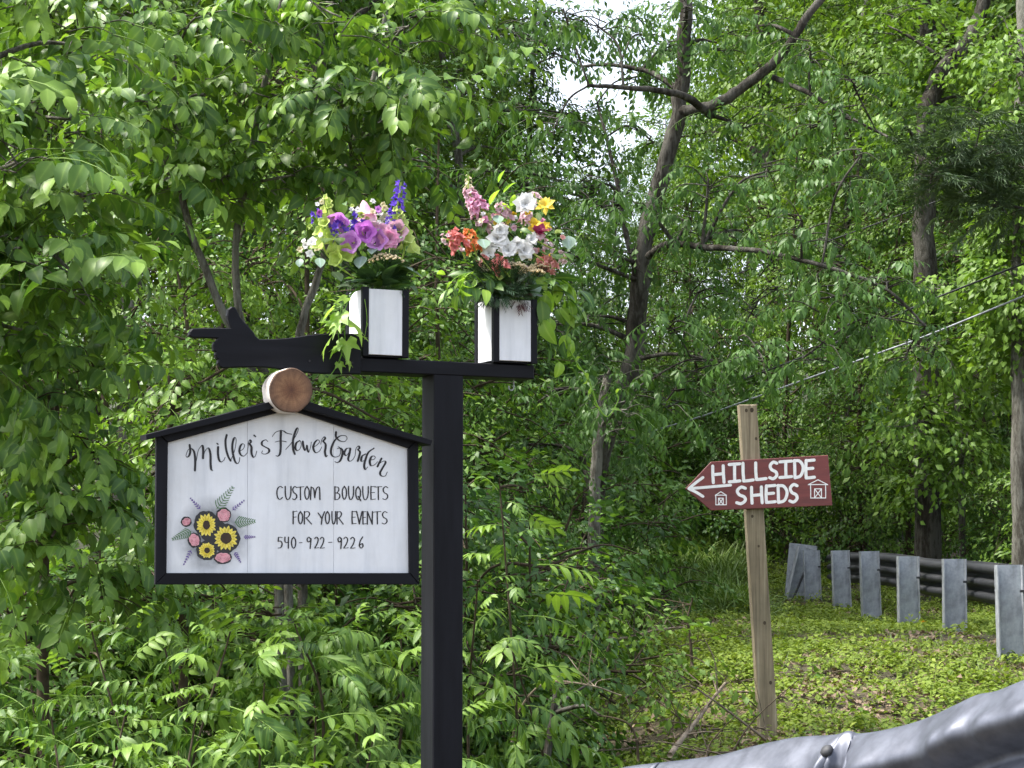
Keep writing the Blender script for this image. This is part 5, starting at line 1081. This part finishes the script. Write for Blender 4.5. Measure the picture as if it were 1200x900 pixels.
def add_foliage(root, base, seed, cx, y_top, wide, n):
    g = np.random.default_rng(seed)
    for k in range(n):
        x = cx+g.normal(0, wide); y = y_top+g.uniform(-34, 0); a = (x-cx)/wide; leaf_obj(root, base, cx+a*8, y_top-2+g.uniform(-8, 2), g.uniform(-.04, .05), (a*.8+g.normal(0, .3), -.4+g.normal(0, .4), g.uniform(.1, 1.2)), g.uniform(.06, .11), .03 if k % 2 else .045, M['bq_leaf'] if k % 3 else M['leaf_near'], droop=.6, roll=g.normal(0, .5))
# left bouquet
bL = np.array(boxL.location)+np.array([0, 0, hL-.03]); BL = prop(empty('bouquet', tuple(bL)), 'bouquet of purple bells, lime spires and blue larkspur in the left flower box', 'bouquet', 'bouquets in the flower boxes')
add_foliage(BL, bL, 1, 446, 338, 22, 60); fuzz(BL, bL, 455, 322, .02, .045, .05, 130, 3, M['bq_leaf'], .035)
spike(BL, bL, Bq(458, 288), Bq(470, 214), 30, .021, .010, M['f_blue'], 10, 'larkspur_spike'); spike(BL, bL, Bq(456, 272, .03), Bq(458, 256, .03), 5, .014, .009, M['f_blue'], 11, 'larkspur_spike')
spike(BL, bL, Bq(400, 276, .03), Bq(392, 262, .03), 7, .018, .014, M['f_blue'], 12, 'larkspur_spike'); spike(BL, bL, Bq(421, 266, .03), Bq(414, 252, .03), 6, .016, .010, M['f_blue'], 13, 'larkspur_spike'); spike(BL, bL, Bq(373, 258), Bq(369, 248), 4, .014, .01, M['f_blue'], 14, 'larkspur_spike')
for k, (xa, ya, xb, yb) in enumerate(((380, 292, 384, 232), (474, 292, 466, 246))):
    for q in range(13):
        f = q/12; g = random.Random(k*50+q); a = q*2.4; x = xa+(xb-xa)*f+math.cos(a)*8*(1-.8*f); y = ya+(yb-ya)*f; rr = .0165*(1-.6*f)
        put_cup(BL, bL, x, y, .02+.018*math.sin(a)*(1-f), (math.cos(a)*1.0, -.55-.5*abs(math.sin(a)), .55), .030*(1-.5*f), rr*.4, rr, M['f_lime'], 'bells_of_ireland', flare=.25)
    stem(BL, bL, [Bq(xa+(446-xa)*.6, 330), Bq(xa, ya), Bq(xb, yb)], .003, M['f_lime'])
for (x, y, d, L, r1, mt, of) in ((398, 256, (-.1, -.6, -.5), .045, .020, 'f_purple', .03), (428, 246, (.25, -.3, -1), .055, .019, 'f_pink', .02), (434, 258, (.2, -.4, -1), .045, .017, 'f_pale', .03), (428, 272, (.05, -1, -.1), .045, .020, 'f_purple', .05), (412, 284, (-.2, -1, -.1), .042, .020, 'f_purple', .05), (440, 283, (.2, -1, .15), .042, .020, 'f_purple', .045), (463, 272, (.5, -.9, .2), .040, .020, 'f_pink', .03), (403, 299, (.5, -.9, .35), .035, .018, 'f_lime', .05), (396, 304, (-.5, -.8, .1), .03, .015, 'f_lime', .05)):
    put_cup(BL, bL, x, y, of, d, L, .011, r1, M[mt])
    stem(BL, bL, [Bq(446, 335), Bq((x+446)/2, (y+340)/2), Bq(x, y, of-.02)], .0022, M['bq_leaf'])
put_rosette(BL, bL, 456, 281, .05, (.2, -1, .1), .034, M['f_pink'], 31, lay=4, open_=.8); put_rosette(BL, bL, 449, 272, .04, (-.1, -1, .3), .026, M['f_pink'], 32, lay=3, open_=.7)
for k, (x, y, r0) in enumerate(((352, 293, .011), (359, 288, .012), (366, 285, .017), (372, 291, .014), (363, 298, .013), (356, 283, .008), (377, 237, .009), (372, 240, .008), (412, 246, .009), (451, 256, .017), (447, 250, .013), (455, 262, .012), (449, 240, .010), (444, 262, .011), (411, 262, .012), (410, 272, .012))): put_rosette(BL, bL, x, y, .01+.01*(k % 3), (random.uniform(-.4, .4), -1, random.uniform(0, .6)), r0, M['f_white'] if k % 3 else M['f_cream'], 60+k, lay=2, open_=.7)
for q in ((356, 290), (375, 292)): stem(BL, bL, [Bq(440, 335), Bq(400, 318), Bq(*q)], .0022, M['bq_leaf'])
yarrow(BL, bL, 452, 298, .055, .105, 5)
for (x, y, d, L, W) in ((412, 336, (-.9, -.3, .1), .05, .04), (400, 330, (-.5, -.6, .8), .045, .038), (352, 303, (-.1, -.6, -.9), .028, .024), (380, 285, (.3, -.8, .4), .04, .034), (374, 302, (.2, -.8, -.6), .045, .03), (425, 300, (-.2, -.9, -.7), .055, .04), (438, 290, (-.1, -.8, -.4), .04, .03), (470, 312, (.9, -.5, -.2), .045, .035), (398, 286, (.1, -1, .6), .04, .032)): leaf_obj(BL, bL, x, y, .05, d, L, W, M['euca'], belly=.5, droop=.3)
for (x, y, d, L, W) in ((462, 318, (1, -.3, .25), .095, .06), (466, 330, (1, -.5, -.1), .085, .045), (474, 305, (.9, .1, .5), .07, .045), (420, 332, (-.9, -.4, .15), .07, .035), (408, 312, (-.7, -.3, -.3), .06, .05)): leaf_obj(BL, bL, x, y, .02, d, L, W, M['leaf_near'], droop=.7)
def ivy_mesh():
    g = np.random.default_rng(3); th = np.linspace(-math.pi, math.pi, 29)[:-1]; lob = [(0, 1.0), (.95, .72), (-.95, .72), (1.9, .5), (-1.9, .5)]
    rad = np.array([max([.40]+[a*math.exp(-((t-c)/.30)**2)*1.0 for c, a in lob]) for t in th]); rad[np.abs(th) > 2.8] = .08
    V = np.column_stack([rad*np.cos(th)+.25, rad*np.sin(th), .10*rad*np.abs(np.sin(th*2.5))-.25*rad**2]); V = np.vstack([[.25, 0, 0], V, V*[.5, .5, .3]+[.125, 0, .02]]); n = 28
    T = [[0, 29+k, 29+(k+1) % n] for k in range(n)]; Q = [[29+k, 1+k, 1+(k+1) % n, 29+(k+1) % n] for k in range(n)]
    mid = np.concatenate([[1], np.zeros(n), np.full(n, .75)]); return np_mesh('ivy_leaf', V, [np.array(T), np.array(Q)], M['vine'], dict(lv=np.full(len(V), .2), mid=mid, tip=np.full(len(V), .15)), True)
IVY = ivy_mesh()
def ivy_trail(root, base, pts, leaves):
    C = spline(np.array([Bq(*p) for p in pts]), 7); mb = MB(); mb.tube(C-base, np.linspace(.0022, .001, len(C)), 5); vn = mb.build('vine', M['vine'], root, True)
    for k, (x, y, off, d, L) in enumerate(leaves): link('leaf', IVY, vn, Matrix.Translation(Vector(Bq(x, y, off)-base)) @ Matrix([list(r_) for r_ in frame_of(d, ((k*5) % 7-3)*.22)]).to_4x4() @ Matrix.Scale(L, 4))
# small blooms that fill the gaps
def fillers(root, base, seed, n, cx, cy, rx, ry, mats):
    g = np.random.default_rng(seed)
    for k in range(n):
        a = g.uniform(0, 6.28); f = math.sqrt(g.uniform(.05, 1)); put_rosette(root, base, cx+rx*f*math.cos(a), cy+ry*f*math.sin(a), g.uniform(.0, .05), (g.normal(0, .5), -1, g.uniform(-.2, .8)), g.uniform(.007, .014), M[mats[k % len(mats)]], 300+seed*50+k, 'small_bloom', lay=2, open_=.7)
        if k % 2: leaf_obj(root, base, cx+rx*f*math.cos(a+.4), cy+ry*f*math.sin(a+.4), g.uniform(-.02, .04), (g.normal(0, .7), -.6, g.uniform(-.2, 1)), g.uniform(.03, .05), .018, M['leaf_near'] if k % 4 == 1 else M['euca'], droop=.5, roll=g.normal(0, .5))
# trailing ivy on the left
def trail(root, base, pts, r, leaves, name='vine', belly=.4):
    P = np.array([Bq(*q) for q in pts]); C = spline(P, 7); mb = MB(); b = base; mb.tube(C-b, np.linspace(r, r*.45, len(C)), 5); v = mb.build(name, M['vine'], root, True)
    for k, (x, y, off, d, L, W) in enumerate(leaves): leaf_obj(v, base, x, y, off, (d[0]+.25*math.sin(k*2.1), d[1]*.6+.2*math.cos(k*1.3), d[2]), L*.92, W*.82, M['vine'] if k % 3 else M['leaf_near'], droop=.5+.5*(k % 3), belly=belly, fold=.3, roll=((k*7) % 5-2)*.45)
    return v
ivy_trail(BL, bL, [(425, 338, .03), (412, 345, .075), (402, 372, .09), (404, 400, .09), (395, 428, .09), (378, 452, .09), (374, 462, .09)],
          [(408, 348, .09, (-.7, -.5, -.3), .04), (391, 360, .09, (-.6, -.4, -.6), .05), (400, 366, .10, (-.3, -.6, -.8), .075), (412, 376, .10, (.5, -.6, -.7), .08), (386, 398, .09, (-.4, -.6, -.9), .06), (406, 396, .1, (.1, -.7, -1), .07), (399, 384, .1, (-.5, -.8, -.3), .045), (389, 380, .095, (-.8, -.5, .2), .035), (397, 424, .09, (.3, -.4, -1), .03), (418, 392, .09, (.8, -.5, -.3), .04), (380, 450, .09, (-.3, -.5, -1), .02)])
ivy_trail(BL, bL, [(420, 338, .04), (404, 352, .085), (396, 380, .095), (400, 412, .095), (408, 424, .09)], [(398, 356, .09, (-.5, -.6, .3), .035), (394, 374, .1, (.2, -.8, -.6), .05), (398, 404, .1, (-.6, -.6, -.7), .045), (408, 422, .09, (.3, -.5, -1), .03)])
fillers(BL, bL, 1, 30, 418, 268, 55, 34, ['f_lime', 'f_cream', 'f_white', 'f_pale', 'f_purple', 'f_lime'])
trail(BL, bL, [(425, 340, .05), (428, 355, .075), (430, 375, .08), (427, 398, .08)], .0014, [(430, 378, .08, (.4, -.5, -1), .015, .008)], 'tendril')

# right bouquet
bR = np.array(boxR.location)+np.array([0, 0, hR-.03]); BR = prop(empty('bouquet', tuple(bR)), 'bouquet of white, coral and pink blooms with trailing vines in the right flower box', 'bouquet', 'bouquets in the flower boxes')
add_foliage(BR, bR, 2, 600, 350, 26, 50); fuzz(BR, bR, 582, 334, .05, .065, .045, 260, 4, M['fernleaf'], .04); fuzz(BR, bR, 606, 346, .065, .025, .03, 50, 6, M['wine_leaf'], .03)
spike(BR, bR, Bq(562, 250), Bq(549, 222), 17, .019, .012, M['f_pale'], 20, 'stock_spike', kind='ruffle'); spike(BR, bR, Bq(566, 246, .02), Bq(553, 232, .02), 10, .018, .014, M['f_pink'], 21, 'stock_spike', kind='ruffle'); spike(BR, bR, Bq(549, 222), Bq(549, 205), 7, .010, .005, M['f_cream'], 22, 'stock_spike', kind='ruffle')
spike(BR, bR, Bq(594, 260), Bq(586, 240), 13, .018, .012, M['f_pale'], 23, 'stock_spike', kind='ruffle'); spike(BR, bR, Bq(577, 266), Bq(562, 257), 11, .017, .013, M['f_pale'], 24, 'stock_spike', kind='ruffle'); spike(BR, bR, Bq(614, 262), Bq(618, 250), 9, .015, .012, M['f_pale'], 25, 'stock_spike', kind='ruffle'); spike(BR, bR, Bq(632, 240), Bq(625, 226), 9, .013, .008, M['f_pale'], 26, 'stock_spike', kind='ruffle')
spike(BR, bR, Bq(540, 292, .03), Bq(530, 272, .03), 14, .019, .013, M['f_coral'], 27, 'snapdragon_spike', kind='ruffle'); spike(BR, bR, Bq(557, 295, .03), Bq(549, 270, .03), 13, .017, .011, M['f_orange'], 28, 'snapdragon_spike', kind='ruffle'); spike(BR, bR, Bq(526, 281, .03), Bq(518, 279, .03), 4, .012, .009, M['f_pale'], 29, 'snapdragon_spike', kind='ruffle')
spike(BR, bR, Bq(590, 316, .06), Bq(580, 305, .06), 10, .018, .014, M['f_coral'], 30, 'snapdragon_spike', kind='ruffle'); spike(BR, bR, Bq(568, 308, .05), Bq(563, 302, .05), 5, .013, .010, M['f_coral'], 31, 'snapdragon_spike', kind='ruffle'); spike(BR, bR, Bq(632, 302, .05), Bq(650, 315, .05), 14, .016, .014, M['f_coral'], 32, 'snapdragon_spike', kind='ruffle'); spike(BR, bR, Bq(656, 302, .03), Bq(664, 302, .03), 5, .014, .010, M['f_pale'], 33, 'snapdragon_spike', kind='ruffle'); spike(BR, bR, Bq(636, 286, .05), Bq(648, 292, .05), 6, .012, .010, M['f_pale'], 34, 'snapdragon_spike', kind='ruffle')
for k, (x, y, r0) in enumerate(((583, 281, .034), (596, 295, .032), (613, 294, .034), (586, 270, .028), (615, 240, .036), (622, 282, .024), (573, 297, .022), (606, 286, .024), (577, 288, .02))): put_rosette(BR, bR, x, y, .045+.01*(k % 2), (random.uniform(-.4, .4), -1, random.uniform(-.2, .5)), r0, M['f_white'], 80+k, lay=3, open_=.75)
for k, (x, y, r0) in enumerate(((639, 242, .030), (627, 264, .024), (638, 266, .022), (620, 272, .018))): put_rosette(BR, bR, x, y, .02, (.1*k-.1, -1, .5), r0, M['f_yellow'], 95+k, lay=2, open_=.95, w=.45)
put_rosette(BR, bR, 632, 277, .05, (.1, -.7, .9), .036, M['f_wine'], 101, 'lily', lay=2, open_=.35, w=.6, count=5); put_cup(BR, bR, 633, 279, .06, (.1, -.8, .7), .02, .004, .009, M['f_pale'], 'lily_throat')
yarrow(BR, bR, 622, 314, .06, .085, 7); yarrow(BR, bR, 604, 308, .06, .07, 8); yarrow(BR, bR, 632, 309, .045, .06, 9)
for (x, y) in ((555, 240), (590, 255), (614, 250), (638, 250), (540, 285), (552, 290), (660, 303), (632, 280)): stem(BR, bR, [Bq(600, 348), Bq((x+600)/2+3, (y+348)/2), Bq(x, y)], .0024, M['leaf_near'])
for (x, y, d, L, W) in ((666, 276, (.05, -.8, -.9), .055, .044), (676, 272, (.9, -.6, .1), .045, .038), (662, 296, (.6, -.7, -.5), .042, .036), (636, 292, (.3, -1, -.4), .045, .036), (648, 298, (.4, -.9, -.3), .045, .04), (582, 252, (.2, -.9, -.6), .045, .034), (565, 280, (.2, -.9, -.5), .055, .04), (622, 328, (.3, -.8, -.9), .065, .05)): leaf_obj(BR, bR, x, y, .04, d, L, W, M['euca'] if x in (666, 582, 565, 622) else M['leaf_near'], belly=.52, droop=.3)
stem(BR, bR, [Bq(630, 320, .02), Bq(650, 296, .02), Bq(672, 284, .03), Bq(682, 272, .03)], .0015, M['vine'])
for (x, y, d, L, W) in ((600, 244, (.1, -.6, 1), .06, .02), (596, 250, (-.3, -.6, 1), .05, .018), (604, 262, (.2, -.7, 1), .05, .016), (568, 258, (-.3, -.7, -.9), .05, .03), (574, 240, (.3, -.3, 1), .06, .022), (590, 226, (.5, -.3, .8), .055, .02), (584, 214, (.2, -.2, 1), .045, .014), (645, 256, (.6, -.5, .3), .04, .02)): leaf_obj(BR, bR, x, y, .0, d, L, W, M['vine'] if y < 252 else M['leaf_near'], droop=.6)
# leaves hanging at the left of the box
trail(BR, bR, [(575, 345, .02), (555, 322, .06), (535, 325, .08), (522, 340, .09)], .0022, [(550, 322, .07, (-1, -.4, .2), .075, .028), (545, 326, .08, (-.9, -.5, -.3), .08, .03), (540, 328, .08, (-.4, -.6, -1), .09, .036), (548, 330, .08, (.1, -.6, -1), .095, .034), (530, 330, .09, (-.8, -.4, -.5), .06, .026), (556, 326, .07, (.2, -.6, -1), .085, .032), (526, 338, .09, (-.5, -.5, -1), .07, .024), (522, 322, .07, (-1, -.3, .4), .05, .02), (536, 345, .09, (-.3, -.6, -1), .07, .028)])
# long trailing vine at the right
trail(BR, bR, [(618, 345, .03), (640, 328, .05), (662, 335, .05), (672, 365, .06), (664, 398, .07), (676, 425, .07), (690, 445, .07), (700, 475, .07), (712, 488, .07), (724, 470, .07), (722, 460, .07)], .0042,
      [(648, 326, .06, (1, -.4, .1), .10, .036), (656, 328, .06, (.9, -.4, -.3), .085, .03), (660, 334, .06, (.9, -.3, -.5), .10, .034), (664, 350, .06, (.8, -.5, -.5), .09, .03), (666, 352, .07, (.4, -.5, -1), .10, .044), (640, 345, .06, (.0, -.6, -1), .11, .06), (634, 352, .06, (.2, -.7, -1), .10, .055), (636, 375, .07, (.0, -.7, -1), .10, .056), (645, 372, .07, (.3, -.5, -1), .09, .05), (682, 380, .07, (-.7, -.5, -.2), .07, .034), (664, 392, .07, (-.4, -.6, -.9), .065, .045), (668, 400, .07, (.5, -.5, -.8), .075, .036), (660, 400, .07, (-.1, -.6, -1), .07, .044), (656, 424, .07, (-.2, -.6, -1), .06, .04), (680, 418, .07, (-.6, -.5, -.6), .06, .036), (672, 432, .07, (.5, -.5, -.9), .045, .024), (690, 450, .07, (.5, -.5, -.9), .04, .018), (697, 468, .07, (-.3, -.4, -1), .045, .012), (704, 470, .07, (.5, -.4, .8), .04, .014), (695, 455, .07, (-.7, -.4, -.4), .05, .026), (684, 438, .07, (.7, -.5, -.3), .06, .03), (676, 440, .07, (-.6, -.5, -.8), .05, .028), (716, 480, .07, (.8, -.4, .3), .04, .014), (722, 462, .07, (.4, -.3, .9), .045, .012), (713, 484, .07, (-.3, -.5, -1), .04, .010)])
fillers(BR, bR, 2, 46, 598, 282, 62, 46, ['f_pale', 'f_cream', 'f_coral', 'f_white', 'f_lime', 'f_pink', 'f_pale', 'f_yellow'])
g_ = np.random.default_rng(77)
for k in range(26):                      # leafy sprays spilling over the right side of the box
    f = g_.uniform(0, 1); x, y = 634+38*f+g_.normal(0, 7), 322+70*f**1.5*g_.uniform(.3, 1.3)
    leaf_obj(BR, bR, x, y, g_.uniform(-.02, .06), (g_.uniform(0, 1), -.5+g_.normal(0, .3), -g_.uniform(-.2, 1)), g_.uniform(.055, .10), .034, M['leaf_near'] if k % 3 else M['vine'], droop=.7, roll=g_.normal(0, .5))
for k in range(14):
    x, y = 553+g_.normal(0, 12), 318+g_.uniform(0, 26); leaf_obj(BR, bR, x, y, g_.uniform(0, .08), (-g_.uniform(-.2, 1), -.5, -g_.uniform(-.1, 1)), g_.uniform(.05, .085), .028, M['leaf_near'] if k % 2 else M['vine'], droop=.7, roll=g_.normal(0, .5))
M['dry'] = flat('dry', (.42, .30, .14), .8, .3, .3)
trail(BR, bR, [(632, 350, .06), (642, 385, .07), (646, 412, .07)], .0016, [(644, 410, .07, (.1, -.5, -1), .05, .02), (648, 408, .07, (.6, -.5, -.8), .035, .014)], 'tendril')
